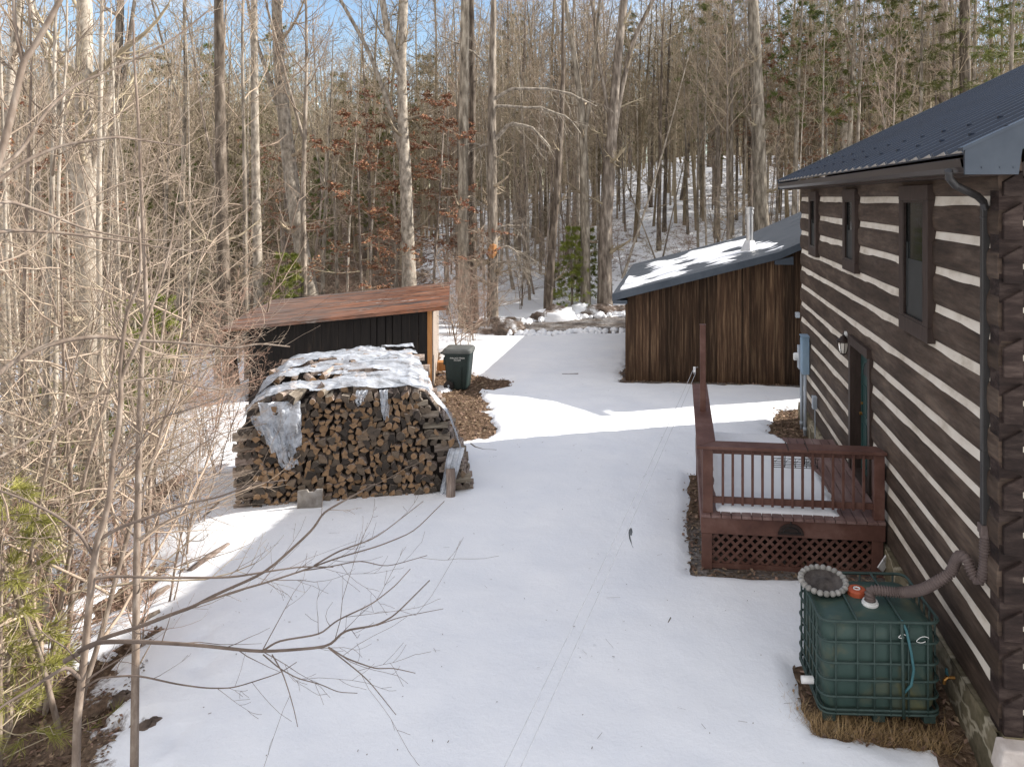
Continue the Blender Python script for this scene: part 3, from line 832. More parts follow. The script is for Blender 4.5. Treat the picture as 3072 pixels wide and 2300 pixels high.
for sgn, yo in ((1, 0), (-1, .012)):
    q = lx0 - .5
    while q < lx1 + .5:
        p0 = [q, lz0]; p1 = [q + sgn * (lz1 - lz0), lz1]
        t0, t1 = 0., 1.
        xa, xb = p0[0], p1[0]
        for lim, s_ in ((lx0, 1), (lx1, -1)):
            fa = (xa - lim) * s_; fb = (xb - lim) * s_
            if fa < 0 and fb < 0: t0, t1 = 1, 0; break
            if fa < 0: t0 = max(t0, -fa / (fb - fa))
            elif fb < 0: t1 = min(t1, fa / (fa - fb))
        if t1 - t0 > .03:
            A = (xa + (xb - xa) * t0, DF + .06 + yo, lz0 + (lz1 - lz0) * t0); B = (xa + (xb - xa) * t1, DF + .06 + yo, lz0 + (lz1 - lz0) * t1)
            mb.bar(A, B, .040, .010, up=(0, 1, 0))
        q += .138
mb.box(((lx0 + lx1) / 2, DF + .045, .045), (lx1 - lx0, .03, .07))
mb.build('lattice', 'deck_paint', deck)
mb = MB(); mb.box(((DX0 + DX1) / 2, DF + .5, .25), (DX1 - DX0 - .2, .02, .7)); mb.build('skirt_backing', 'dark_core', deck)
# plaque on the fascia
pl = thing('metal_plaque', 'small arched dark green metal plaque on the deck fascia', 'plaque', (1.57, DF - .01, .60))
mb = MB()
arc = [(.17 * math.cos(t), .13 * math.sin(t) - .02) for t in np.linspace(0, PI, 14)]
mb.prism([(-.18, -.05), (.18, -.05), (.18, -.02)] + arc[1:-1] + [(-.18, -.02)], (1.57, DF - .004, .60), (1, 0, 0), (0, 0, 1), (0, -.016, 0))
mb.build('plate', 'bronze', pl, bevel=.004)
mb = MB(); mb.tube([(1.57, DF - .018, .70), (1.57, DF - .018, .78)], [.012, .003], 6); mb.tube([(1.57 - .14, DF - .024, .585), (1.57 + .14, DF - .024, .585)], .008, 5)
mb.tube([(1.57 + .11 * math.cos(t), DF - .024, .585 + .075 * math.sin(t)) for t in np.linspace(0, PI, 9)], .006, 5); mb.build('scrollwork', 'black_metal', pl)
# wire planter holder
wb = thing('wire_planter_basket', 'empty black wire planter basket hooked over the deck rail', 'planter rack', (1.67, 11.36, 1.40))
mb = MB(); xa, xb, ya, yb, za, zb = 1.37, 1.99, 11.34, 11.50, 1.40, 1.53
for zz_ in (za, za + .03):
    mb.tube([(xa, ya, zz_), (xb, ya, zz_), (xb, yb, zz_), (xa, yb, zz_)], .005, 5, closed=True)
mb.tube([(xa - .02, ya, zb), (xb + .02, ya, zb), (xb + .02, yb, zb), (xa - .02, yb, zb)], .004, 5, closed=True)
for q in np.linspace(xa, xb, 5):
    mb.tube([(q, ya, zb), (q, ya, za), (q, yb, za), (q, yb, zb)], .004, 4)
for q in np.linspace(xa + .08, xb - .08, 4):
    mb.tube([(q + .06 * math.cos(t), ya, zb - .03 + .05 * math.sin(t) - .03) for t in np.linspace(0, PI, 8)], .003, 4)
mb.build('basket', 'black_metal', wb)
for q in (1.53, 1.80):
    mb = MB(); mb.tube([(q, 11.34, 1.42), (q, 11.335, 1.70), (q, 11.325, 1.772), (q, 11.03, 1.772), (q, 11.02, 1.74)], .006, 5); mb.build('hook', 'black_metal', wb)
# snow lying on the deck
mb = MB(); n1, n2 = 46, 76
xs_ = np.linspace(.50, 2.45, n1); ys_ = np.linspace(11.15, 14.74, n2)
A, B = np.meshgrid(xs_, ys_)
ed = fbm(A * 1.6, B * 1.6, 61, 4) * .16
right = 2.16 - .0 * B + .16 * np.sin((B - 11) * 1.1) - .12 * sst(14.2, 14.8, B)
dd = np.minimum.reduce([A - .56 + ed * .4, right - A + ed, B - 11.19 + ed * .4, 14.78 - B + ed * .3])
Z = DZ + np.clip(dd * .9, -.02, .085) - .004 + .01 * fbm(A * 2, B * 2, 62, 3)
idx = np.arange(n1 * n2).reshape(n2, n1)
q = [(idx[j, i], idx[j, i + 1], idx[j + 1, i + 1], idx[j + 1, i]) for j in range(n2 - 1) for i in range(n1 - 1)
     if max(dd[j, i], dd[j + 1, i], dd[j, i + 1], dd[j + 1, i + 1]) > -.01]
mb.add(np.stack([A, B, Z], -1).reshape(-1, 3), q)
tag(mb.build('deck_snow', 'snow', smooth=True), kind='structure')
# clothesline with its pulley
pu = P3(2083, 1112, 12.78)
pul = thing('pulley', 'small grey pulley on the tall post of the deck railing', 'pulley', tuple(pu))
mb = MB(); mb.tube([pu + Vector((-.012, -.03, 0)), pu + Vector((.012, -.03, 0))], .05, 14); mb.build('wheel', 'galvanised', pul)
mb = MB(); mb.bar(pu + Vector((0, -.03, .075)), pu + Vector((0, -.03, -.02)), .04, .012, up=(0, 1, 0)); mb.bar(pu + Vector((0, -.03, .06)), pu + Vector((.06, .0, .06)), .015, .015); mb.build('bracket', 'galvanised', pul)
L1 = P3(1513, 2300, 4.04); L2 = P3(1562, 2300, 4.0)
mb = MB()
for q, e, dz_ in ((P3(2079, 1110, 12.75), L1, .0), (P3(2087, 1118, 12.75), L2, 0)):
    q = Vector(q); pts = []
    for t in np.linspace(0, 1.75, 36):
        p = q.lerp(e, t); p.z -= .12 * (1 - abs(2 * t / 1.75 - 1) ** 2) - .12 * (1 - abs(2 / 1.75 - 1) ** 2) * t
        pts.append(p)
    mb.tube(pts, .0038, 5)
tag(mb.build('clothesline', 'rope'), 'pair of thin pale clothesline cords running from the deck post across the yard', 'clothesline')
rg = P3(1893, 1585, 6.2); RS = .52
mb = MB()
mb.tube([rg + Vector(t) * RS for t in ((0, 0, .01), (-.012, 0, -.03), (-.014, .01, -.075), (-.028, 0, -.12))], [.004, .013, .015, .005], 7)
mb.tube([rg + Vector(t) * RS for t in ((.006, 0, .0), (.012, .005, -.05), (.008, 0, -.11))], [.004, .007, .002], 6)
mb.tube([rg + Vector(t) * RS for t in ((-.024, 0, -.10), (-.018, 0, -.15), (0, 0, -.205), (.012, 0, -.25), (.034, 0, -.30))], [.005, .007, .005, .002, .0015], 6)
tag(mb.build('rag', 'rag', smooth=True), 'small dark twisted rag hanging from the clothesline over the snow', 'rag')

# ------------------------------------------------------------------ things on the cabin wall
ln = thing('wall_lantern', 'dark bronze lantern with a pale glass shade beside the green door', 'lamp', (2.87, 13.5, 2.85))
lc = P3(2530, 1040, 13.15)
mb = MB(); c0 = Vector((2.885, lc.y + .16, lc.z + .17)); mb.tube([c0 + Vector((.02, 0, 0)), c0 + Vector((-.02, 0, 0))], .07, 14); mb.build('wall_plate', 'white_plastic', ln)
mb = MB(); mb.tube([c0, c0 + Vector((-.06, -.03, .0)), Vector((lc.x, lc.y, lc.z + .20)), Vector((lc.x, lc.y, lc.z + .13))], .014, 6); mb.build('arm', 'bronze', ln)
mb = MB(); mb.lathe([(.0, .26), (.012, .24), (.006, .22), (.02, .20), (.05, .185), (.055, .165), (.10, .14), (.125, .105), (.115, .09)], 16, (lc.x, lc.y, lc.z - .01)); mb.build('canopy', 'bronze', ln, smooth=True)
mb = MB(); mb.lathe([(.085, .085), (.088, .04), (.07, -.06), (.045, -.115), (0, -.12)], 8, (lc.x, lc.y, lc.z)); mb.build('glass_shade', 'lantern_glass', ln)
mb = MB(); mb.lathe([(.05, -.105), (.055, -.125), (.02, -.145), (0, -.16)], 12, (lc.x, lc.y, lc.z))
for i in range(8):
    a = i * PI / 4
    mb.tube([(lc.x + r_ * math.cos(a), lc.y + r_ * math.sin(a), lc.z + z_) for r_, z_ in ((.09, .088), (.092, .04), (.074, -.06), (.048, -.115))], .006, 4)
mb.build('cage', 'bronze', ln)

mt = thing('electrical_panel', 'blue grey electric meter cabinet with conduits at the far cabin corner', 'meter box', (2.75, 17.9, 0))
ym = 17.62
mb = MB(); mb.box((2.815, ym, 1.78), (.15, .28, .84)); mb.box((2.81, ym, 2.205), (.19, .32, .03)); mb.box((2.735, ym, 1.78), (.02, .23, .76)); mb.build('cabinet', 'meter_blue', mt, bevel=.008)
mb = MB(); mb.box((2.80, ym + .38, 1.65), (.16, .26, .52)); mb.build('socket_box', 'conduit_grey', mt, bevel=.008)
mb = MB(); mb.lathe([(.09, 0), (.09, .07), (.075, .10), (0, .105)], 18); o = mb.build('meter', 'white_plastic', mt, world=False); o.location = Vector((2.72, ym + .38, 1.66)) - Vector(PW[mt.name]); o.rotation_euler = (0, -PI / 2, 0)
for (yy_, zt_) in ((ym - .10, 1.37), (ym + .38, 1.4)):
    mb = MB(); gz = H(2.8, yy_) - .1; mb.tube([(2.80, yy_, zt_), (2.80, yy_, gz)], .035, 12); mb.tube([(2.80, yy_, gz + .30), (2.80, yy_, gz + .22)], .044, 12); mb.build('conduit', 'conduit_grey', mt, smooth=True)
jb = thing('junction_box', 'small grey utility box with a thin pipe beside the meter cabinet', 'utility box', (2.85, 16.6, 0))
mb = MB(); mb.box((2.85, 16.62, .98), (.09, .17, .26)); mb.build('box', 'conduit_grey', jb, bevel=.006)
mb = MB(); mb.tube([(2.86, 16.62, .86), (2.86, 16.6, .4), (2.86, 16.6, H(2.8, 16.6) - .1)], .011, 6); mb.build('pipe', 'conduit_grey', jb)
fc = P3(2925, 2036, 7.95)
fa = thing('spigot', 'weathered brass garden spigot on the stone foundation', 'tap', (2.84, fc.y, fc.z))
c0 = Vector((2.87, fc.y, fc.z))
mb = MB(); mb.tube([c0, c0 + Vector((-.09, 0, 0)), c0 + Vector((-.12, 0, -.03)), c0 + Vector((-.125, 0, -.07))], [.018, .018, .02, .018], 8); mb.build('body', 'brass', fa)
mb = MB(); mb.tube([c0 + Vector((-.075, 0, .0)), c0 + Vector((-.10, 0, .06))], .008, 6)
mb.tube([c0 + Vector((-.10, .03 * math.cos(t), .06 + .03 * math.sin(t))) for t in np.linspace(0, 2 * PI, 9)[:-1]], .008, 5, closed=True); mb.build('handle', 'hose_blue', fa)
mb = MB(); mb.tube([P3(2965, 2110, 7.75), P3(2958, 2140, 7.7), P3(2962, 2165, 7.6), P3(2950, 2200, 7.5), P3(2946, 2250, 7.45), P3(2945, 2330, 7.35), P3(2946, 2420, 7.3)], .011, 6)
tag(mb.build('cable', 'black_metal', smooth=True), 'black cable hanging down the stone foundation at the near corner', 'cable')
ps = P3(3010, 2250, 6.95)
mb = MB(); mb.prism([(-.13, -.11), (.30, -.11), (.32, .05), (.26, .115), (-.08, .13)], (ps.x + .02, Y0 - .22, .28), (1, 0, 0), (0, 0, 1), (0, .2, 0))
tag(mb.build('corner_stone', 'pale_stone', bevel=.02), 'pale squared stone at the foot of the near cabin corner', 'stone')
cr = P3(2655, 1690, 10.6)
mb = MB(); mb.bar(cr + Vector((-.07, 0, -.09)), cr + Vector((.07, .05, .09)), .10, .035, up=(0, -1, .3)); mb.bar(cr + Vector((.0, -.02, .02)), cr + Vector((.09, .03, .10)), .11, .02, up=(.3, -1, .3))
tag(mb.build('metal_scrap', 'galvanised', bevel=.01), 'crumpled piece of shiny metal leaning on the foundation by the lattice', 'scrap metal')

# ------------------------------------------------------------------ water tank
TA = R(4.2)
tz = .07
tk = thing('water_tank', 'green caged plastic water tank under the corrugated drain pipe', 'water tank', (1.415, 7.87, tz), TA)
W, D_, Hh = 1.18, 1.0, .98


def rrect(w, d, r, n=5):
    o = []
    for cx_, cy_, a0 in ((w - r, r, -PI / 2), (w - r, d - r, 0), (r, d - r, PI / 2), (r, r, PI)):
        for t in np.linspace(0, PI / 2, n):
            o.append((cx_ + r * math.cos(a0 + t), cy_ + r * math.sin(a0 + t)))
    return o


mb = MB()
lay = []
for (ins, z) in ((.06, .085), (.03, .15), (.03, .80), (.035, .90), (.06, .945), (.14, .975), (.40, .995)):
    lay.append([(ins + a, ins + b, z) for a, b in rrect(W - 2 * ins, D_ - 2 * ins, .12 if ins < .3 else .05)])
n = len(lay[0])
f = [(i * n + j, i * n + (j + 1) % n, (i + 1) * n + (j + 1) % n, (i + 1) * n + j) for i in range(len(lay) - 1) for j in range(n)]
f.append(tuple((len(lay) - 1) * n + j for j in range(n)))
mb.add([p for l in lay for p in l], f)
mb.build('bottle', 'tank_green', tk, smooth=True, world=False)
for z in (.085, .125, .255, .42, .59, .80, 1.005):
    mb = MB(); mb.tube([(a, b, z) for a, b in rrect(W, D_, .10, 5)], .0125 if z < 1 else .016, 6, closed=True); mb.build('cage_rail', 'cage_green', tk, smooth=True, world=False)
for i in range(6):
    for (q, axx) in (((.145, .36, .525, .685, .86, 1.05)[i], 0), ):
        for yy_ in (0, D_):
            mb = MB(); mb.tube([(q, yy_, .07), (q, yy_, 1.0)], .0115, 6); mb.build('cage_bar', 'cage_green', tk, smooth=True, world=False)
for i in range(6):
    q = .16 + i * .136
    for xx_ in (0, W):
        mb = MB(); mb.tube([(xx_, q, .10), (xx_, q, 1.0)], .0115, 6); mb.build('cage_bar', 'cage_green', tk, smooth=True, world=False)
for q in (.36, .80):
    mb = MB(); mb.tube([(q, 0, 1.005), (q, .05, 1.015), (q, D_ / 2, 1.022), (q, D_ - .05, 1.015), (q, D_, 1.005)], .014, 6); mb.build('cage_bar', 'cage_green', tk, smooth=True, world=False)
mb = MB(); mb.box((W / 2, .10, .05), (W - .16, .08, .05)); mb.box((W / 2, D_ - .10, .05), (W - .16, .08, .05))
for q in (.10, W / 2, W - .09):
    mb.box((q, D_ / 2, .03), (.12, D_ - .10, .12))
mb.build('pallet', 'cage_green', tk, world=False, bevel=.01)
mb = MB(); mb.lathe([(.095, 0), (.095, .05), (.085, .065), (.05, .07), (.05, .055), (0, .055)], 24, (.52, .56, .99), fn=lambda a, i: 1 + .03 * (i < 2) * (math.cos(a * 12) > 0)); mb.build('filler_cap', 'cap_red', tk, world=False)
mb = MB(); mb.lathe([(.038, .06), (.038, .07), (.026, .07), (.026, .06)], 16, (.52, .56, .99)); mb.build('cap_ring', 'white_plastic', tk, smooth=True, world=False)
mb = MB(); mb.lathe([(.085, 0), (.085, .02), (.075, .025), (.075, .045), (.06, .045)], 22, (.60, .37, .985)); mb.build('inlet_collar', 'white_plastic', tk, world=False)
mb = MB(); mb.tube([(-.01, .28, .24), (-.13, .28, .24)], .038, 14); mb.build('outlet', 'white_plastic', tk, world=False)
mb = MB(); mb.tube([(.80, .02, 1.02), (.83, -.03, .94), (.875, -.035, .72), (.90, -.03, .56), (.88, -.02, .40), (.81, -.01, .31)], .014, 7)
hz_ = mb.build('garden_hose', 'hose_blue', tk, smooth=True, world=False); hz_.parent = None; hz_.location = tk.location; hz_.rotation_euler = tk.rotation_euler
tag(hz_, 'thin blue hose tied to the front of the green tank cage', 'hose')
mb = MB(); mb.tube([(.79, -.012, 1.0), (.80, -.018, .5), (.81, -.012, .06)], .017, 7); mb.build('drain_pipe', 'cage_green', tk, smooth=True, world=False)
mb = MB()
for (cx_, cz_, r_) in ((.79, .88, .03), (.99, .85, .05)):
    mb.tube([(cx_ + r_ * math.cos(t) * 1.2, -.02 - .005 * math.sin(3 * t), cz_ + r_ * .6 * math.sin(t + .5)) for t in np.linspace(0, 5.2, 14)], .0035, 4)
mb.build('wire_tie', 'white_plastic', tk, world=False)

# scalloped bowl lying on the tank
Mx = Matrix.Rotation(TA, 4, 'Z')
bc = tk.location + Mx @ Vector((.20, .70, 1.02))
bw = thing('birdbath_bowl', 'round scalloped concrete birdbath bowl lying on top of the green tank', 'bowl', tuple(bc), .3)
bw.rotation_euler = (R(7), R(-2), .3)
mb = MB(); mb.lathe([(.06, 0), (.14, .012), (.235, .05)], 48, mi=0); mb.lathe([(.21, .045), (.15, .028), (.10, .024), (.075, .04), (.0, .045)], 48, mi=1); mb.build('dish', ['concrete', 'concrete_dark'], bw, smooth=True, world=False)
mb = MB()
for i in range(23):
    a = i * 2 * PI / 23
    mb.lathe([(0, .030), (.024, .022), (.034, .006), (.034, -.010), (.024, -.024), (0, -.030)], 10, (.236 * math.cos(a), .238 * math.sin(a), .052))
mb.build('scalloped_rim', 'concrete', bw, smooth=True, world=False)

# corrugated drain pipe from the downspout to the tank
ctrl = [(tk.location + Mx @ Vector((.60, .37, 1.02))), None]
ic = tk.location + Mx @ Vector((.60, .37, 1.03))
ctrl = [ic, ic + Vector((.0, 0, .07)), ic + Vector((.05, .0, .105)), P3(2700, 1776, 7.95), P3(2762, 1768, 7.75), P3(2815, 1742, 7.62), P3(2852, 1715, 7.58), P3(2866, 1685, 7.55), P3(2880, 1667, 7.5),
        P3(2898, 1676, 7.42), P3(2913, 1708, 7.36), P3(2930, 1736, 7.30), P3(2946, 1732, 7.27), P3(2954, 1700, 7.26), P3(2956, 1650, 7.27), P3(2957, 1580, 7.28)]


def spline(ps, per=10):
    ps = [Vector(p) for p in ps]; ps = [ps[0] * 2 - ps[1]] + ps + [ps[-1] * 2 - ps[-2]]
    out = []
    for i in range(1, len(ps) - 2):
        for t in np.linspace(0, 1, per, endpoint=False):
            a, b, c, d = ps[i - 1:i + 3]
            out.append(.5 * ((2 * b) + (c - a) * t + (2 * a - 5 * b + 4 * c - d) * t * t + (3 * b - a - 3 * c + d) * t ** 3))
    out.append(ps[-2]); return out


raw = spline(ctrl, 30)
arr = np.array(raw); sl = np.concatenate([[0], np.cumsum(np.linalg.norm(np.diff(arr, axis=0), axis=1))])
ss = np.arange(0, sl[-1], .0055)
arr = np.stack([np.interp(ss, sl, arr[:, i]) for i in range(3)], 1)
rad = .049 + .0085 * np.sin(ss / .028 * 2 * PI)
rad = np.where(ss > sl[-1] - .09, .056, rad)
dh = thing('drain_pipe', 'grey brown corrugated flexible drain pipe running from the downspout into the tank', 'drain pipe', tuple(ic))
mb = MB(); mb.tube(arr, rad, 14); mb.build('corrugated_tube', 'hose_brown', dh, smooth=True)
mb = MB(); mb.box(P3(2957, 1585, 7.28), (.12, .11, .09)); mb.build('adapter', 'hose_brown', dh, bevel=.01)

# ------------------------------------------------------------------ garage
ga = thing('garage', 'brown board and batten garage with a snow patched blue metal roof', 'garage', (1, 26, 0))
GXL, GYF, GYB, GXR = -1.51, 22.17, 31.2, 9.0


def groof(x):
    return np.where(x < 2.78, 2.55 + .266 * (x + 1.84), 3.779 + .45 * (x - 2.78))


mb = MB(); rs = np.random.RandomState(3)
x = GXL
while x < 7.5:
    w = rs.uniform(.20, .27)
    zt = float(groof(np.array(x + w / 2))) - .12
    yo = rs.uniform(-.012, .012)
    mb.box((x + w / 2, GYF + yo, zt / 2 - .1 + .03), (w - .008, .03, zt + .14))
    if rs.rand() < .75:
        mb.box((x + w, GYF - .026, zt / 2 - .1 + .02), (.05, .022, zt + .10))
    x += w
y = GYF + .02
while y < GYB:
    w = rs.uniform(.2, .27)
    mb.box((GXL - .005, y + w / 2, 1.2), (.03, w - .008, 2.6)); mb.box((GXL - .03, y + w, 1.2), (.02, .05, 2.6)); y += w
mb.build('wall', 'board_brown', ga)
mb = MB(); mb.box((4, 26.7, 1.1), (10.9, 8.9, 2.5)); mb.build('inner_wall', 'dark_core', ga)
mb = MB()
RFY0, RFY1 = 21.77, 31.55
prof = [(-1.86, 2.545), (2.78, 3.779), (7.2, 3.779 + .45 * 4.42)]
for (x0, z0), (x1, z1) in zip(prof[:-1], prof[1:]):
    mb.add([(x0, RFY0, z0), (x1, RFY0, z1), (x1, RFY1, z1), (x0, RFY1, z0), (x0, RFY0, z0 - .03), (x1, RFY0, z1 - .03), (x1, RFY1, z1 - .03), (x0, RFY1, z0 - .03)],
           [(0, 1, 2, 3), (7, 6, 5, 4), (0, 4, 5, 1), (2, 6, 7, 3), (3, 7, 4, 0), (1, 5, 6, 2)])
    nrm = np.array([-(z1 - z0), 0, x1 - x0]); nrm /= np.linalg.norm(nrm)
    yv = RFY0 + .1
    while yv < RFY1:
        mb.prism([(-.03, 0), (-.013, .024), (.013, .024), (.03, 0)], (x0, yv, z0 + .001), (0, 1, 0), nrm, (x1 - x0, 0, z1 - z0)); yv += .2286
mb.build('roof', 'roof_grey_blue', ga)
mb = MB()
mb.prism([(-1.88, 2.36), (-1.88, 2.56), (2.78, 3.795), (7.2, 5.79), (7.2, 5.59), (2.78, 3.59)], (0, RFY0 - .03, 0), (1, 0, 0), (0, 0, 1), (0, .03, 0))
mb.box((-1.87, (RFY0 + RFY1) / 2, 2.45), (.03, RFY1 - RFY0, .19)); mb.box((-1.69, (RFY0 + RFY1) / 2, 2.36), (.34, RFY1 - RFY0 - .04, .02))
mb.box((-1.66, RFY0 + .17, 2.33), (.40, .36, .10)); mb.prism([(2.66, 3.44), (3.16, 3.44), (3.16, 3.66), (2.66, 3.55)], (0, RFY0 - .035, 0), (1, 0, 0), (0, 0, 1), (0, .2, 0))
mb.build('roof_trim', 'trim_blue', ga)
fx, fy, fz = 2.23, 24.67, 3.63
fl = None
mb = MB(); mb.lathe([(.30, -.10), (.28, .02), (.17, .25), (.15, .32)], 4, (fx, fy, fz)); fl = mb.build('flue_flashing', 'galvanised', ga)
mb = MB(); mb.lathe([(.105, .2), (.105, 1.20)], 22, (fx, fy, fz)); fl2 = mb.build('flue_pipe', 'galvanised', ga, smooth=True)
mb = MB(); mb.lathe([(.105, 1.15), (.135, 1.16), (.135, 1.24), (.12, 1.25), (.12, 1.30), (.145, 1.30), (.145, 1.36), (0, 1.38)], 22, (fx, fy, fz)); mb.build('flue_cap', 'galvanised', fl2)
c0 = P3(2391, 943, 21.5)
mb = MB(); mb.box((c0.x, c0.y - .08, c0.z), (.12, .16, .15)); mb.build('floodlight', 'conduit_grey', ga, bevel=.02)
# thin snow left lying on the garage roof
mb = MB()
n1, n2 = 150, 130
xs_ = np.linspace(-1.7, 3.6, n1); ys_ = np.linspace(21.95, 31.2, n2)
A, B = np.meshgrid(xs_, ys_)
pt = .8 * fbm(A * .9, B * .8, 15, 4) + .55 * fbm(A * .7, B * 5.5, 16, 3) - .30 * np.sin(A * 4.2 + B * .5) - .12
cov = pt + .75 * np.exp(-((A + .75 - (B - 22) * .24) / 1.35) ** 2) - .06 + .8 * np.exp(-(((A - 2.2) / .9) ** 2 + ((B - 24.6) / 1.1) ** 2)) - 1.5 * sst(2.9, 3.4, A) - .7 * sst(29.0, 31, B) - .6 * sst(22.6, 22.0, B)
Z = groof(A) + np.clip(cov * .09, -.03, .05)
idx = np.arange(n1 * n2).reshape(n2, n1)
q = [(idx[j, i], idx[j, i + 1], idx[j + 1, i + 1], idx[j + 1, i]) for j in range(n2 - 1) for i in range(n1 - 1) if max(cov[j, i], cov[j + 1, i], cov[j, i + 1], cov[j + 1, i + 1]) > -.05]
mb.add(np.stack([A, B, Z], -1).reshape(-1, 3), q)
tag(mb.build('roof_snow', 'snow', smooth=True), kind='structure')

# ------------------------------------------------------------------ shed
gz = H(*SHED_O)
sh = thing('shed', 'open sided shed of black boards under a rusty corrugated roof', 'shed', (SHED_O[0], SHED_O[1], 0), SHED_A)
mb = MB(); rs = np.random.RandomState(5)
x = -4.75


def sroof(x):
    return 2.35 + .077 * (x - .4)


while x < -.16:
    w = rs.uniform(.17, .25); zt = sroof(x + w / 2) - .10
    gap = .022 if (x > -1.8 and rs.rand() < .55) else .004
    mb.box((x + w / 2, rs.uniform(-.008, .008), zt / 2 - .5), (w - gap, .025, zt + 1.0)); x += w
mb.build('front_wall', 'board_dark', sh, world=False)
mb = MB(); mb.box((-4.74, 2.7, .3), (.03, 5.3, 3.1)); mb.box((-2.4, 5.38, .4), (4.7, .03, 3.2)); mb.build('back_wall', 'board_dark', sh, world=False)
mb = MB(); mb.box((-.09, .012, .6), (.12, .05, 3.2)); mb.build('corner_post', 'orange_wood', sh, world=False)
mb = MB(); y = .06
while y < 5.4:
    w = rs.uniform(.18, .25); mb.box((-.012, y + w / 2, .6), (.028, w - .01, 3.16)); y += w
mb.build('side_wall', 'grey_wood', sh, world=False)
mb = MB()
for yy_ in (.10, 2.6, 5.40):
    mb.bar((-5.3, yy_, sroof(-5.3) - .085), (.36, yy_, sroof(.36) - .085), .045, .10)
mb.build('rafter', 'orange_wood', sh, world=False)
mb = MB(); per = .078; n = int(5.85 / per * 4) + 1
ysr = np.linspace(-.28, 5.57, n); zr = .011 * np.sin(ysr / per * 2 * PI)
xsr = [-5.42, -3.6, -3.55, -1.7, -1.65, .36]
jag = .06 * vn(np.floor((ysr + .28) / .65) + .5, ysr * 0, 4)
for s_i in range(3):
    a, b = [(-5.42, -3.5), (-3.6, -1.55), (-1.65, .38)][s_i]
    va = np.stack([a - (jag if s_i == 0 else 0) + ysr * 0, ysr, sroof(a) + zr - .012 + s_i * .006], 1); vb = np.stack([b + (jag if s_i == 2 else 0) + ysr * 0, ysr, sroof(b) + zr + s_i * .006 + .006], 1)
    mb.add(np.vstack([va, vb]), [(i, i + 1, n + i + 1, n + i) for i in range(n - 1)])
mb.prism([(-5.42, sroof(-5.42) - .075), (.37, sroof(.37) - .075), (.37, sroof(.37) - .004), (-5.42, sroof(-5.42) - .004)], (0, -.275, 0), (1, 0, 0), (0, 0, 1), (0, .012, 0))
mb.build('roof', 'roof_rust', sh, smooth=False, world=False)

# ------------------------------------------------------------------ wheeled bin
bl = GT(1368, 1172)[0]
bn = thing('wheeled_bin', 'dark green wheeled trash bin with a grey lid beside the shed', 'trash bin', (bl.x, bl.y + .3, bl.z), R(4))
mb = MB()
lay = [[(a - .29 + .0, b - .27, 0.04) for a, b in rrect(.56, .54, .06)], [(a - .33, b - .31, .62) for a, b in rrect(.66, .62, .07)], [(a - .35, b - .33, .98) for a, b in rrect(.71, .66, .07)],
       [(a - .38, b - .35, .985) for a, b in rrect(.76, .70, .07)], [(a - .38, b - .35, 1.03) for a, b in rrect(.76, .70, .07)]]
n = len(lay[0])
f = [(i * n + j, i * n + (j + 1) % n, (i + 1) * n + (j + 1) % n, (i + 1) * n + j) for i in range(len(lay) - 1) for j in range(n)] + [tuple(range(n - 1, -1, -1))]
mb.add([p for l in lay for p in l], f); mb.bar((.12, -.275, .05), (.14, -.325, .66), .014, .03, up=(0, 1, 0)); mb.bar((-.36, -.25, .8), (-.36, .25, .8), .05, .2)
mb.build('body', 'bin_green', bn, world=False)
mb = MB()
lay = [[(a - .40, b - .37, 1.032) for a, b in rrect(.80, .74, .09)], [(a - .40, b - .37, 1.10) for a, b in rrect(.80, .74, .09)], [(a - .36, b - .33, 1.15) for a, b in rrect(.72, .66, .09)], [(a - .2, b - .2, 1.175) for a, b in rrect(.4, .4, .09)]]
f = [(i * n + j, i * n + (j + 1) % n, (i + 1) * n + (j + 1) % n, (i + 1) * n + j) for i in range(len(lay) - 1) for j in range(n)] + [tuple(3 * n + j for j in range(n))]
mb.add([p for l in lay for p in l], f)
for q in (-.1, .05, .18):
    mb.box((q, -.36, 1.075), (.02, .03, .05))
mb.build('lid', 'bin_lid', bn, world=False)
for yy_ in (-.30, .30):
    mb = MB(); mb.tube([(-.22, yy_ - .035, .14), (-.22, yy_ + .035, .14)], .14, 20); wh = mb.build('wheel', 'black_metal', bn, world=False, bevel=.01)
    mb = MB(); mb.tube([(-.22, yy_ - .045, .14), (-.22, yy_ + .045, .14)], .03, 12); hb = mb.build('hub', 'conduit_grey', wh, world=False)
mb = MB(); mb.tube([(-.34, -.25, 1.0), (-.46, -.25, 1.02), (-.46, .25, 1.02), (-.34, .25, 1.0)], .018, 8); mb.build('handle', 'bin_green', bn, world=False)
for txt, zz_, sz in (('WALLACE TRASH', .885, .052), ('473-4209', .825, .052)):
    cu = bpy.data.curves.new('lettering', 'FONT'); cu.body = txt; cu.size = sz; cu.align_x = 'CENTER'; cu.extrude = .001
    tmp = bpy.data.objects.new('lettering_curve', cu); me = bpy.data.meshes.new_from_object(tmp); bpy.data.objects.remove(tmp); me.materials.clear(); me.materials.append(MATS['white_plastic'])
    t = bpy.data.objects.new('lettering', me); COL.objects.link(t)
    t.parent = bn; t.location = (.02, -.3325 + (.98 - zz_) * .055 - .004, zz_); t.rotation_euler = (R(90 - 3.2), 0, 0)
rb = GT(1322, 1135)[0]
mb = MB(); mb.box((rb.x, rb.y + .5, rb.z + .28), (.5, .35, .26), R(15)); tag(mb.build('crate', 'orange_wood', bevel=.01), 'small reddish box standing behind the trash bin', 'crate')

# ------------------------------------------------------------------ woodpile
PA = R(18.8)
PO = Vector((-7.47, 12.15, 0))
PM = Matrix.Translation(PO) @ Matrix.Rotation(PA, 4, 'Z')


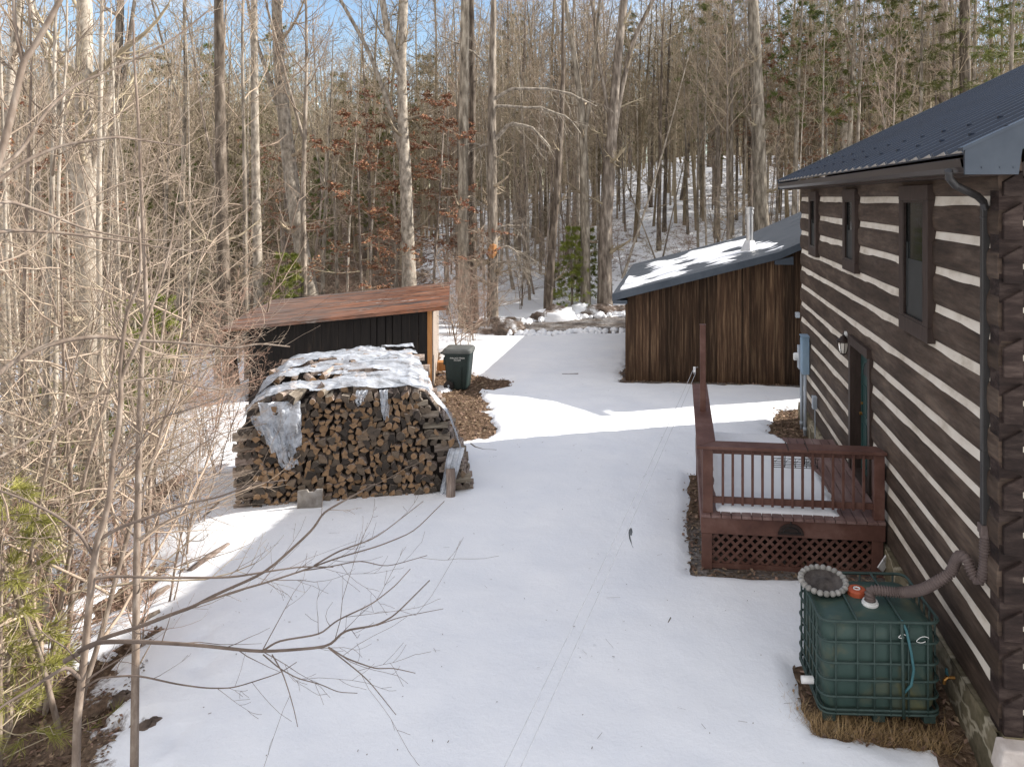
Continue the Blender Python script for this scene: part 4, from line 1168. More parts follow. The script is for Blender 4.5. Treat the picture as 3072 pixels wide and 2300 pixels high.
def plane_h(u):
    return np.interp(u, [-.05, .02, .2, .55, 1.0, 2.0, 2.9, 3.25, 3.5, 3.75, 4.02], [.7, 1.10, 1.55, 1.80, 1.88, 1.95, 1.96, 1.86, 1.45, .85, .2])


def shape_poly(kind, r, rs):
    if kind == 'round':
        return [(r * (.9 + .15 * rs.rand()) * math.cos(t), r * (.9 + .15 * rs.rand()) * math.sin(t)) for t in np.linspace(0, 2 * PI, 13)[:-1]]
    if kind == 'half':
        return [(r * 1.15 * math.cos(t) * (1 + .06 * rs.randn()), r * 1.15 * math.sin(t) - r * .45) for t in np.linspace(0, PI, 8)]
    a = rs.uniform(1.2, 1.75)
    return [(0, -r * 1.0)] + [(r * 1.85 * math.sin(t) * (1 + .05 * rs.randn()), r * 1.85 * math.cos(t) - r) for t in np.linspace(-a / 2, a / 2, 6)[::-1]]


LOGM = []
rs = np.random.RandomState(11)
LLEN = .44
for i in range(16):
    kd = ['wedge', 'wedge', 'half', 'round', 'wedge'][i % 5]
    poly = shape_poly(kd, .062, rs)
    ar = sum(poly[j][0] * poly[(j + 1) % len(poly)][1] - poly[(j + 1) % len(poly)][0] * poly[j][1] for j in range(len(poly)))
    if ar < 0: poly = poly[::-1]
    mb = MB(); n = len(poly)
    v = []
    for k, (yy_, s_) in enumerate(((-LLEN / 2, .97), (-LLEN / 2 + .012, 1.0), (0, 1.0), (LLEN / 2 - .012, 1.0), (LLEN / 2, .97))):
        ox, oz = (.006 * rs.randn(), .006 * rs.randn()) if k == 2 else (0, 0)
        v += [(a * s_ + ox, yy_, b * s_ + oz) for a, b in poly]
    f = [(k * n + j, k * n + (j + 1) % n, (k + 1) * n + (j + 1) % n, (k + 1) * n + j) for k in range(4) for j in range(n)]
    mb.add(v, f, 0)
    mb.f.append(tuple(range(n))); mb.m.append(1); mb.f.append(tuple(4 * n + j for j in range(n - 1, -1, -1))); mb.m.append(1)
    me_o = mb.build('firewood_log', ['log_side', 'end_grain'])
    LOGM.append(me_o)
for o in LOGM:
    COL.objects.unlink(o)
spots = []   # (size on view, local matrix, variant, kind)
row = 0; z = .05
while z < 1.95:
    u = .40 + (.06 if row % 2 else 0)
    while u < 3.42:
        zz_ = z + rs.uniform(-.026, .026); uu = u + rs.uniform(-.02, .02)
        if zz_ < plane_h(uu) - .08 and uu < np.interp(zz_, [0, 1.2, 1.9], [3.5, 3.1, 3.0]):
            s_ = rs.choice([rs.uniform(.6, .9), rs.uniform(.9, 1.3)], p=[.45, .55])
            spots.append((s_, Vector((uu, .20 + rs.uniform(-.075, .05), zz_)), (0, rs.uniform(0, 2 * PI), 0), (rs.uniform(-.13, .13), rs.uniform(-.10, .10)), s_, 'face'))
        u += rs.uniform(.100, .128)
    z += .098; row += 1
# crib ends: alternate layers crosswise
for end, (ua, ub) in (('left', (.02, .42)), ('right', (3.0, 4.0))):
    z = .06; k = 0
    while z < 1.85:
        hi_ = plane_h(ua + .1) if end == 'left' else 1.8
        if z > hi_: break
        if end == 'right':
            u1 = np.interp(z, [0, .4, .9, 1.3, 1.85], [4.02, 3.90, 3.70, 3.48, 3.05])
        else:
            u1 = .24
        if k % 2 == 0:
            for vv in (.10, .34, .75, 1.2, 1.7):
                uc = (u1 - .20) if end == 'right' else u1
                spots.append((2, Vector((uc + rs.uniform(-.04, .04), vv + rs.uniform(-.03, .03) - (.02 if vv < .2 else 0), z)), (0, rs.uniform(0, 6.28), 0), (PI / 2 + rs.uniform(-.12, .12), rs.uniform(-.08, .08)), rs.uniform(.9, 1.25), 'crib' + end))
        else:
            for q in ((.06, .20, .34) if end == 'right' else (-.12, .0, .13)):
                for vv in (.19, .66, 1.15, 1.65):
                    uc = (u1 - q) if end == 'right' else u1 + q
                    spots.append((1.6, Vector((uc + rs.uniform(-.02, .02), vv + rs.uniform(-.04, .03), z)), (0, rs.uniform(0, 6.28), 0), (rs.uniform(-.08, .08), rs.uniform(-.05, .05)), rs.uniform(.8, 1.1), 'crib' + end))
        z += .098; k += 1
# loose logs on the top
for i in range(80):
    vv = rs.uniform(.10, 2.3); uu = rs.uniform(.30, 3.25 - .18 * vv)
    zt = plane_h(uu) - .02 + .10 * vv * .9
    spots.append((1.7, Vector((uu, vv, zt + rs.uniform(-.03, .07))), (0, rs.uniform(0, 6.28), 0), (rs.choice([0, PI / 2]) + rs.uniform(-.4, .4), rs.uniform(-.12, .12)), rs.uniform(.8, 1.25), 'top'))
vis = [s for s in spots if not (s[5].startswith('crib') and s[1][1] > .5 and s[5] != 'cribright')]
order = sorted(range(len(vis)), key=lambda i: -(vis[i][0] * (1.0 if vis[i][1][1] < .6 else .55)))
lab = {'face': 'split firewood log showing its cut end in the front of the woodpile', 'cribright': 'firewood log in the cross stacked right end of the woodpile',
       'cribleft': 'firewood log in the cross stacked left end of the woodpile', 'top': 'firewood log lying loose on top of the woodpile under the plastic'}
grp = {'face': 'logs in the front of the woodpile', 'cribright': 'logs in the right end of the woodpile', 'cribleft': 'logs in the left end of the woodpile', 'top': 'logs on top of the woodpile'}
rest = MB(); cnt = 0
for rank, i in enumerate(order):
    s_, loc, spin, (yaw, tilt), sc_, kd = vis[i]
    M = PM @ Matrix.Translation(loc) @ Matrix.Rotation(yaw, 4, 'Z') @ Matrix.Rotation(tilt, 4, 'X') @ Matrix.Rotation(spin[1], 4, 'Y') @ Matrix.Diagonal((sc_, 1 if kd != 'face' else 1, sc_, 1))
    src = LOGM[rs.randint(len(LOGM))]
    if rank < 300:
        c = src.copy(); COL.objects.link(c); c.matrix_world = M; c.name = 'firewood_log'
        tag(c, lab[kd], 'firewood log', grp[kd]); cnt += 1
    else:
        me = src.data
        vv = np.empty(len(me.vertices) * 3, np.float32); me.vertices.foreach_get('co', vv); vv = vv.reshape(-1, 3)
        vv = vv @ np.array(M.to_3x3()).T + np.array(M.translation)
        b0 = rest.n
        rest.add(vv, [])
        for p in me.polygons:
            rest.f.append(tuple(b0 + j for j in p.vertices)); rest.m.append(p.material_index)
# body of the pile behind the faces
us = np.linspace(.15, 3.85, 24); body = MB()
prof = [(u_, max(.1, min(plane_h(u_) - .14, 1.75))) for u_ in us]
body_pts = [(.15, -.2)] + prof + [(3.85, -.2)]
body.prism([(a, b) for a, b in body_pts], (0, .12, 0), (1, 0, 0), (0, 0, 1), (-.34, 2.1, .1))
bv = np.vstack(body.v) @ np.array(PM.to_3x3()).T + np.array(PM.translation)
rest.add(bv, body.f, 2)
tag(rest.build('firewood_stack', ['log_side', 'end_grain', 'dark_core']), 'mass of smaller firewood filling the woodpile between the larger logs', 'firewood', kind='stuff')
# torn polythene
def poly_sheet(nu, nv, fn, hole, seed):
    mb = MB(); A, B = np.meshgrid(np.linspace(0, 1, nu), np.linspace(0, 1, nv))
    P = fn(A, B); hv = hole(A, B)
    idx = np.arange(nu * nv).reshape(nv, nu)
    q = [(idx[j, i], idx[j, i + 1], idx[j + 1, i + 1], idx[j + 1, i]) for j in range(nv - 1) for i in range(nu - 1) if max(hv[j, i], hv[j + 1, i], hv[j, i + 1], hv[j + 1, i + 1]) > 0]
    P = P.reshape(-1, 3) @ np.array(PM.to_3x3()).T + np.array(PM.translation)
    return mb.add(P, q)


def top_fn(A, B):
    v = -.03 + B * 2.35; u = .10 + A * (3.22 - .17 * v)
    u = u + .06 * fbm(A * 4, B * 4, 5, 3)
    rg = lambda a, b, s: 1 - np.abs(fbm(a, b, s, 2)) * 2.2
    z = plane_h(np.clip(u, .1, 3.9)) + .09 * v * .9 + .06 + .07 * fbm(u * 1.5, v * 2.2, 44, 2) + .055 * rg(u * .8 + v * .6, v * 4.2, 47) + .035 * rg(u * 1.6 - v, v * 9 + u, 48) + .02 * rg(u * 5, v * 6, 49) - .05 * np.exp(-(v / .1) ** 2)
    return np.stack([u, v, z], -1)


plast = thing('plastic_sheeting', 'torn clear plastic sheeting draped over the top of the woodpile', 'plastic sheet', tuple(PO))
mbs = poly_sheet(170, 130, top_fn, lambda A, B: .25 - fbm(A * 3.2, B * 7, 83, 3) - .25 * (B < .04), 1)
mbs.build('cover_sheet', 'polythene', plast, smooth=True)


def flap(u0, u1, z0, z1, lean=0, skew=0, amp=.03, sd=0, v0=-.06):
    def fn(A, B):
        u = u0 + A * (u1 - u0) * (1 - .35 * B) + skew * B + .05 * fbm(B * 3, A * 2, sd, 2)
        z = z0 + (z1 - z0) * B + .08 * (A - .5) * B
        v = v0 - lean * np.sin(B * PI) + amp * np.sin(A * 17 + 3 * B + sd) + amp * 1.5 * fbm(A * 6, B * 6, sd + 3, 3)
        return np.stack([u, v, z], -1)
    return fn


for (u0, u1, z0, z1, lean, skew, amp, sd) in ((.42, 1.12, 1.84, 1.02, .05, .22, .03, 1), (.30, .62, 1.62, 1.10, .04, .30, .03, 5), (.62, .98, 1.35, .70, .03, .20, .025, 9), (2.0, 2.22, 1.96, 1.72, .02, 0, .02, 12), (2.42, 2.55, 1.95, 1.42, .02, .04, .015, 17)):
    poly_sheet(26, 30, flap(u0, u1, z0, z1, lean, skew, amp, sd), lambda A, B, sd=sd: .62 - fbm(A * 3 + sd, B * 3, 93 + sd, 3) - .6 * (B > .9) * (fbm(A * 7, B, sd, 2) > 0), 2).build('hanging_flap', 'polythene', plast)


def side_fn(A, B):
    u = np.interp(B, [0, .25, .5, .75, 1], [2.75, 3.2, 3.52, 3.72, 3.86]) + .05 * fbm(A * 3, B * 5, 7, 3)
    z = np.interp(B, [0, .25, .5, .75, 1], [2.06, 1.90, 1.52, 1.05, .62]) + .03 * fbm(A * 5, B * 8, 8, 3)
    v = -.07 + A * (.55 - .25 * B) + .03 * np.sin(A * 30) * B
    return np.stack([u, v, z], -1)


poly_sheet(30, 40, side_fn, lambda A, B: .5 - fbm(A * 4, B * 2, 99, 3) - .4 * (B > .85) * (A > .5), 3).build('hanging_flap', 'polythene', plast)
poly_sheet(14, 30, flap(3.58, 3.86, .86, .03, .03, -.16, .02, 23, v0=-.10), lambda A, B: .45 - fbm(A * 3, B * 3, 97, 3), 4).build('hanging_flap', 'polythene', plast)
# the leaning log and the panel in front
c = LOGM[2].copy(); COL.objects.link(c); c.name = 'firewood_log'
c.matrix_world = PM @ Matrix.Translation((3.62, -.20, .27)) @ Matrix.Rotation(R(75), 4, 'X') @ Matrix.Rotation(R(14), 4, 'Y') @ Matrix.Diagonal((1.2, 1.15, 1.2, 1))
tag(c, 'large split log leaning upright against the right end of the woodpile', 'firewood log')
pa = GT(928, 1545)[0]
mb = MB(); mb.prism([(-.20, -.06), (.19, -.04), (.20, .40), (.10, .405), (.07, .37), (-.02, .365), (-.05, .41), (-.20, .40)], (pa.x, pa.y, pa.z), (math.cos(PA), math.sin(PA), 0), (-.09, .22, .97), (.0, .035, 0))
tag(mb.build('scrap_board', 'panel_grey', bevel=.006), 'square grey weathered panel leaning against the front of the woodpile', 'panel')

# ------------------------------------------------------------------ woody plants
class TM:
    """numpy tube mesh: many tubes and blades in one part"""
    def __init__(s):
        s.v = []; s.q = []; s.n = 0

    def tube(s, pts, r, n):
        pts = np.asarray(pts, float); k = len(pts)
        t = np.empty_like(pts); t[1:-1] = pts[2:] - pts[:-2]; t[0] = pts[1] - pts[0]; t[-1] = pts[-1] - pts[-2]
        t /= np.maximum(np.sqrt((t * t).sum(1))[:, None], 1e-9)
        ref = np.eye(3)[int(np.argmin(np.abs(t).mean(0)))]
        a = np.cross(t, ref); a /= np.maximum(np.sqrt((a * a).sum(1))[:, None], 1e-9); b = np.cross(t, a)
        an = np.arange(n) * (2 * PI / n)
        v = pts[:, None] + np.asarray(r, float)[:, None, None] * (a[:, None] * np.cos(an)[None, :, None] + b[:, None] * np.sin(an)[None, :, None])
        i = np.arange(k - 1)[:, None] * n; j = np.arange(n)[None]; j2 = (j + 1) % n
        s.q.append(np.stack([i + j, i + j2, i + n + j2, i + n + j], -1).reshape(-1, 4) + s.n)
        s.v.append(v.reshape(-1, 3)); s.n += k * n

    def quads(s, v):
        v = np.asarray(v, float).reshape(-1, 3); m = len(v)
        s.v.append(v); s.q.append(np.arange(m).reshape(-1, 4) + s.n); s.n += m

    def arrays(s):
        return np.vstack(s.v), np.vstack(s.q)

    def build(s, name, mat, parent=None, smooth=True):
        V, Q = s.arrays()
        return qmesh(name, V, Q, mat, parent, smooth)


def qmesh(name, V, Q, mat, parent=None, smooth=True):
    me = bpy.data.meshes.new(name)
    me.vertices.add(len(V)); me.vertices.foreach_set('co', V.astype(np.float32).ravel())
    me.loops.add(Q.size); me.polygons.add(len(Q))
    me.loops.foreach_set('vertex_index', Q.astype(np.int32).ravel())
    me.polygons.foreach_set('loop_start', np.arange(0, Q.size, 4, dtype=np.int32))
    me.polygons.foreach_set('loop_total', np.full(len(Q), 4, np.int32))
    me.polygons.foreach_set('use_smooth', np.full(len(Q), smooth))
    me.update(calc_edges=True)
    me.materials.append(MATS[mat])
    o = bpy.data.objects.new(name, me); COL.objects.link(o)
    if parent is not None: o.parent = parent
    return o


def unit(v):
    return v / max(np.sqrt((v * v).sum()), 1e-9)


def turned(d, ang, rs, az=None):
    """d tilted by ang towards a random side"""
    ref = np.array([0, 0, 1.]) if abs(d[2]) < .9 else np.array([1., 0, 0])
    a = unit(np.cross(d, ref)); b = np.cross(d, a)
    z = rs.uniform(0, 2 * PI) if az is None else az
    return unit(d * math.cos(ang) + (a * math.cos(z) + b * math.sin(z)) * math.sin(ang))


def grow(tm, p, d, L, r, lvl, rs, c, tips=None):
    n = c['seg'][lvl]; st = L / n
    pts = [p]; q = p; dd = d
    for i in range(n):
        dd = unit(dd + rs.normal(0, c['wob'], 3) + np.array([0, 0, c['up'][lvl]]))
        q = q + dd * st; pts.append(q)
    pts = np.array(pts)
    rad = np.maximum(r * np.linspace(1, .32, n + 1), c['rmin'])
    tm.tube(pts, rad, c['side'][lvl])
    if lvl + 1 < len(c['seg']):
        m = max(1, int(round(c['num'][lvl] * rs.uniform(.7, 1.3))))
        for k in range(m):
            t = rs.uniform(.18, 1.0) if k else 1.0
            x = t * n; i = min(int(x), n - 1); f = x - i
            o = pts[i] * (1 - f) + pts[i + 1] * f
            tang = unit(pts[i + 1] - pts[i])
            ang = R(rs.uniform(*c['ang'])) if k else R(rs.uniform(5, 20))
            nd = turned(tang, ang, rs)
            if c.get('flat'): nd = unit(nd * np.array([1, 1, 1 - c['flat']]))
            grow(tm, o, nd, L * c['len'][lvl] * rs.uniform(.55, 1.1) * (1.15 - .55 * t), max(r * (1 - .65 * t) * .62, c['rmin']), lvl + 1, rs, c, tips)
    elif tips is not None:
        tips.append(pts)


TREE = dict(seg=[6, 4, 3], wob=.13, up=[.10, .07, .04], num=[6, 4], len=[.48, .5], ang=(28, 62), side=[5, 3, 3], rmin=.0055)


def trunk_pts(rs, Ht, n=16, wob=.012, lean=.02):
    p = np.zeros(3); d = np.array([rs.normal(0, lean), rs.normal(0, lean), 1.]); o = [p]
    for i in range(n):
        d = unit(d + np.array([rs.normal(0, wob), rs.normal(0, wob), .01])); p = p + d * Ht / n; o.append(p)
    return np.array(o)


def limbs(tm, pts, r0, rs, c, count, start, blen, up=(.35, 1.0), dead=0, tips=None, top=.12):
    """branches along a trunk polyline"""
    k = len(pts) - 1
    for i in range(count):
        t = start + (1 - start) * ((i + rs.rand()) / count)
        if i < dead: t = rs.uniform(.12, start)
        x = t * k; j = min(int(x), k - 1); f = x - j
        o = pts[j] * (1 - f) + pts[j + 1] * f
        az = i * 2.4 + rs.uniform(-.5, .5)
        el = rs.uniform(*up)
        if i < dead: el = rs.uniform(-.15, .35)
        d = unit(np.array([math.cos(az), math.sin(az), el]))
        L = blen * rs.uniform(.55, 1.1) * (1 - .55 * max(0, (t - start) / (1 - start))) * (.5 if i < dead else 1)
        r = max(r0 * (1 - .8 * t) * rs.uniform(.30, .5), c['rmin'] * 1.3) * (.6 if i < dead else 1)
        grow(tm, o, d, L, r, 0, rs, c, tips)


def flare(pts, r0, top=.14):
    n = len(pts); t = np.linspace(0, 1, n)
    return r0 * ((1 - t) ** .8 * (1 - top) + top) * (1 + .35 * np.exp(-t * n * .9))


def make_tree(name, label, cat, group, seed, Ht, r0, c, count, start, blen, bark='bark', twig='twig_grey', dead=6, fork=None, up=(.45, 1.3), leaves=0):
    rs = np.random.RandomState(seed)
    root = thing(name, label, cat, group=group)
    pts = trunk_pts(rs, Ht)
    tr = TM(); tr.tube(np.vstack([[pts[0] - (0, 0, .5)], pts]), np.concatenate([[r0 * 1.4], flare(pts, r0)]), 9)
    tm = TM(); tips = [] if leaves else None
    if fork:
        j = int(len(pts) * fork); d = turned(np.array([0, 0, 1.]), R(rs.uniform(14, 24)), rs)
        q = pts[j]; fp = [q]
        for i in range(9):
            d = unit(d + np.array([rs.normal(0, .03), rs.normal(0, .03), .05])); q = q + d * (Ht * (1 - fork) * .95 / 9); fp.append(q)
        fp = np.array(fp); rj = flare(pts, r0)[j]
        tr.tube(fp, rj * np.linspace(.8, .14, 10), 7)
        limbs(tm, fp, rj * .8, rs, c, count // 2, .2, blen * .8, up, 0, tips)
    limbs(tm, pts, r0, rs, c, count, start, blen, up, dead, tips)
    tr.build('trunk', bark, root); tm.build('crown', twig, root)
    if leaves:
        lf = TM(); vs = []
        for tp in tips:
            for k in range(rs.poisson(leaves)):
                x = rs.uniform(0, len(tp) - 1); i = min(int(x), len(tp) - 2); o = tp[i] + (tp[i + 1] - tp[i]) * (x - i)
                a = unit(rs.normal(0, 1, 3) * (1, 1, .5) - (0, 0, .5)); b = unit(np.cross(a, rs.normal(0, 1, 3)))
                l_ = rs.uniform(.06, .115); w_ = l_ * .32
                vs += [o, o + a * l_ * .5 + b * w_, o + a * l_, o + a * l_ * .5 - b * w_]
        lf.quads(vs); lf.build('dry_leaves', 'dead_leaf', root, smooth=False)
    return root


def needle_fan(vs, o, d, rs, n, L, w):
    for k in range(n):
        a = unit(d + rs.normal(0, .62, 3)); b = unit(np.cross(a, rs.normal(0, 1, 3))) * w
        l_ = L * rs.uniform(.7, 1.15)
        vs += [o - b * .5, o + b * .5, o + a * l_ + b * .25 - np.array([0, 0, l_ * .15]), o + a * l_ - b * .25 - np.array([0, 0, l_ * .15])]


def make_pine(name, label, group, seed, Ht, r0, start, blen, whorls, per, nf, needle=.17, wid=.014, mat='needles', bark='bark', droop=0.0, sub=5):
    rs = np.random.RandomState(seed)
    root = thing(name, label, 'pine tree', group=group)
    pts = trunk_pts(rs, Ht, 16, .006, .01)
    tr = TM(); tr.tube(np.vstack([[pts[0] - (0, 0, .5)], pts]), np.concatenate([[r0 * 1.3], flare(pts, r0, .06)]), 9)
    tw = TM(); vs = []
    for wv_ in range(whorls):
        t = start + (1 - start) * (wv_ + rs.uniform(.2, .8)) / whorls
        x = t * 16; j = min(int(x), 15); o = pts[j] + (pts[j + 1] - pts[j]) * (x - j)
        L = blen * (1 - .78 * (t - start) / (1 - start)) * rs.uniform(.75, 1.1)
        for k in range(per):
            az = k * 2 * PI / per + rs.uniform(-.5, .5) + wv_ * .7
            d = unit(np.array([math.cos(az), math.sin(az), rs.uniform(.05, .35) - droop])); l_ = L * rs.uniform(.6, 1.1)
            bp = [o]; q = o
            for i in range(5):
                d = unit(d + rs.normal(0, .06, 3) + np.array([0, 0, .03])); q = q + d * l_ / 5; bp.append(q)
            bp = np.array(bp); tw.tube(bp, np.linspace(max(r0 * .22 * (1.1 - t), .008), .004, 6), 4)
            for i in range(sub):
                y = rs.uniform(1.2, 5); m = min(int(y), 4); b0 = bp[m] + (bp[m + 1] - bp[m]) * (y - m)
                sd_ = turned(d, R(rs.uniform(25, 65)), rs) * np.array([1, 1, .6]); sl = l_ * .28 * rs.uniform(.5, 1.2)
                b1 = b0 + sd_ * sl; tw.tube(np.array([b0, (b0 + b1) / 2 + rs.normal(0, .02, 3), b1]), [.005, .004, .003], 3)
                for g in (.5, .8, 1.0):
                    needle_fan(vs, b0 + (b1 - b0) * g, unit(sd_), rs, nf, needle, wid)
            needle_fan(vs, bp[-1], d, rs, nf, needle, wid)
    tr.build('trunk', bark, root); tw.build('branches', 'twig_grey', root)
    nd = TM(); nd.quads(vs); nd.build('needles', mat, root, smooth=False)
    return root


# ---- background woods: a far mass, then trees one by one
rs = np.random.RandomState(77)


def low_tree(seed, Ht, r0):
    r_ = np.random.RandomState(seed); tm = TM(); pts = trunk_pts(r_, Ht, 7, .02, .03)
    tm.tube(pts, flare(pts, r0), 5); rb = []
    for i in range(26):
        t = .26 + .72 * (i + r_.rand()) / 26
        x = t * 7; j = min(int(x), 6); o = pts[j] + (pts[j + 1] - pts[j]) * (x - j); az = i * 2.4
        d = unit(np.array([math.cos(az), math.sin(az), r_.uniform(.4, 1.5)])); L = Ht * .21 * r_.uniform(.6, 1.1) * (1.25 - .8 * t)
        p1 = o + d * L * .5; d2 = unit(d + r_.normal(0, .2, 3) + (0, 0, .2)); p2 = p1 + d2 * L * .5
        tm.tube(np.array([o, p1, p2]), [r0 * .3 * (1.1 - t) + .006, r0 * .16 * (1.1 - t) + .010, .008], 3)
        for k in range(10):
            b0 = o + (p2 - o) * r_.uniform(.25, 1); e = turned(d2, R(r_.uniform(20, 60)), r_); b1 = b0 + e * L * r_.uniform(.25, .55)
            s_ = unit(np.cross(e, r_.normal(0, 1, 3))) * .016
            rb += [b0 - s_, b0 + s_, b1 + s_ * .6, b1 - s_ * .6]
    tm.quads(rb)
    return tm.arrays()


def low_pine(seed, Ht):
    r_ = np.random.RandomState(seed); tm = TM(); rb = []
    for i in range(120):
        t = r_.uniform(.2, 1); az = r_.uniform(0, 6.28); rr = (1.05 - t) * Ht * .2 * math.sqrt(r_.rand())
        o = np.array([math.cos(az) * rr, math.sin(az) * rr, t * Ht + r_.normal(0, .15)]); e = unit(np.array([math.cos(az), math.sin(az), r_.uniform(-.3, .5)])); s_ = unit(np.cross(e, r_.normal(0, 1, 3)))
        for q in range(2):
            e2 = unit(e + r_.normal(0, .4, 3)) * r_.uniform(.3, .6); s2 = s_ * r_.uniform(.04, .08)
            rb += [o - s2, o + s2, o + e2 + s2 * .3, o + e2 - s2 * .3]
    tm.quads(rb)
    return tm.arrays()


LOW = [low_tree(900 + i, Ht, r0) for i, (Ht, r0) in enumerate([(15, .10), (18, .13), (13, .07), (17, .11), (20, .15)])]
LOWP = [low_pine(950 + i, Ht) for i, Ht in enumerate((13, 16, 10))]
for nm_, num_, src_, mt_, lb_ in (('distant_woods', 2300, LOW, 'twig_far', 'mass of bare trees covering the far hillside'), ('distant_pines', 300, LOWP, 'needles', 'scattered dark green pines among the bare woods of the far hillside')):
    VV = []; QQ = []; nn = 0; k = 0
    while k < num_:
        zc = math.sqrt(rs.uniform(46 ** 2, 165 ** 2)); px = rs.uniform(-250, 3350)
        p = P3(px, 600, zc)
        if p.y < 46: continue
        V, Q = src_[rs.randint(len(src_))]
        a = rs.uniform(0, 6.28); s_ = rs.uniform(.65, 1.12)
        ca, sa = math.cos(a) * s_, math.sin(a) * s_
        W = np.stack([V[:, 0] * ca - V[:, 1] * sa + p.x, V[:, 0] * sa + V[:, 1] * ca + p.y, V[:, 2] * s_ + H(p.x, p.y) - .2], 1)
        VV.append(W.astype(np.float32)); QQ.append(Q + nn); nn += len(V); k += 1
    tag(qmesh(nm_, np.vstack(VV), np.vstack(QQ), mt_, smooth=False), lb_, 'woods', kind='stuff')

zones = {
    'left': ('slender bare grey tree on the snowy slope to the left of the woodpile', 'bare trees on the slope left of the woodpile'),
    'shed': ('bare grey tree in the woods behind the rusty roofed shed', 'bare trees in the woods behind the shed'),
    'hill': ('bare grey tree on the snowy hillside beyond the gravel turning area', 'bare trees on the snowy hillside behind the garage'),
    'roof': ('tall bare tree on the hilltop above the cabin roof', 'bare trees above the cabin roof'),
}


def zone(px, p):
    if px > 2380: return 'roof'
    if px > 1420: return 'hill'
    if px > 640: return 'shed'
    return 'left'


protos = []
C1 = dict(TREE)
C2 = dict(TREE, num=[7, 4], ang=(30, 70), rmin=.006)
for i, (Ht, r0, cnt, st, bl, fk, bk) in enumerate([(16, .095, 30, .34, 3.4, None, 'bark'), (17, .13, 30, .38, 4.0, .5, 'bark'), (14, .07, 28, .28, 2.9, None, 'bark_pale'), (18, .125, 28, .42, 3.8, None, 'bark_dark'),
                                                   (15, .085, 30, .28, 3.2, .42, 'bark'), (12, .055, 28, .22, 2.6, None, 'bark_pale'), (16, .11, 28, .4, 3.6, .55, 'bark'), (10, .042, 28, .18, 2.3, None, 'bark')]):
    protos.append(make_tree('bare_tree', zones['shed'][0], 'bare tree', None, 40 + i, Ht, r0, C2 if i % 2 else C1, cnt, st, bl, bk, 'twig_grey', 8, fk))
used = set()


def put(o, p, rz, s, label, cat, group, name=None):
    c = o if o.name not in used else o.copy()
    if o.name in used:
        COL.objects.link(c)
        for ch in o.children:
            d = ch.copy(); COL.objects.link(d); d.parent = c
    used.add(o.name)
    c.location = (p[0], p[1], p[2]); c.rotation_euler = (0, 0, rz); c.scale = (s, s, s)
    c['label'] = label; c['category'] = cat
    if group: c['group'] = group
    elif 'group' in c: del c['group']
    return c


def blocked(x, y):
    if -2.6 < x and y < 33.5: return True
    if y < 34.5 and x > bank_x(y) + .3 and x > -8.5: return True
    if rbox(np.array([x]), np.array([y]), SHC[0], SHC[1], 2.9, 3.3, SHED_A)[0] < 0: return True
    if x > bank_x(y) - .3 and y < 33: return True
    if rbox(np.array([x]), np.array([y]), -5.6, 13.2, 2.8, 2.2, PA)[0] < 0: return True
    return road(np.array([x]), np.array([y]))[0] < .6


rs = np.random.RandomState(5)
n_ind = 0; taken = []
tries = 0
while n_ind < 272 and tries < 20000:
    tries += 1
    zc = math.sqrt(rs.uniform(17 ** 2, 62 ** 2)); px = rs.uniform(-150, 3200)
    if n_ind >= 185: px = rs.uniform(1450, 2500); zc = rs.uniform(38, 60)
    if n_ind >= 236: px = rs.uniform(1335, 1740); zc = rs.uniform(31, 44)
    if zc < 36 and rs.rand() < .35: continue
    p = P3(px, 600, zc)
    if blocked(p.x, p.y): continue
    if px < 700 and zc < 20: continue
    if any((p.x - a) ** 2 + (p.y - b) ** 2 < 1.2 for a, b in taken): continue
    taken.append((p.x, p.y))
    zn = zone(px, p)
    tr_ = put(protos[rs.randint(8) if n_ind < 185 else rs.choice([2, 5, 7, 7, 4])], (p.x, p.y, H(p.x, p.y) - .05), rs.uniform(0, 6.28), rs.uniform(.8, 1.12), zones[zn][0], 'bare tree', zones[zn][1])
    if n_ind % 11 == 3:                      # a few lean on their neighbours
        tr_.rotation_euler[0] = (-1) ** (n_ind // 11) * (.12 + .22 * ((n_ind * 7) % 10) / 10)
    n_ind += 1

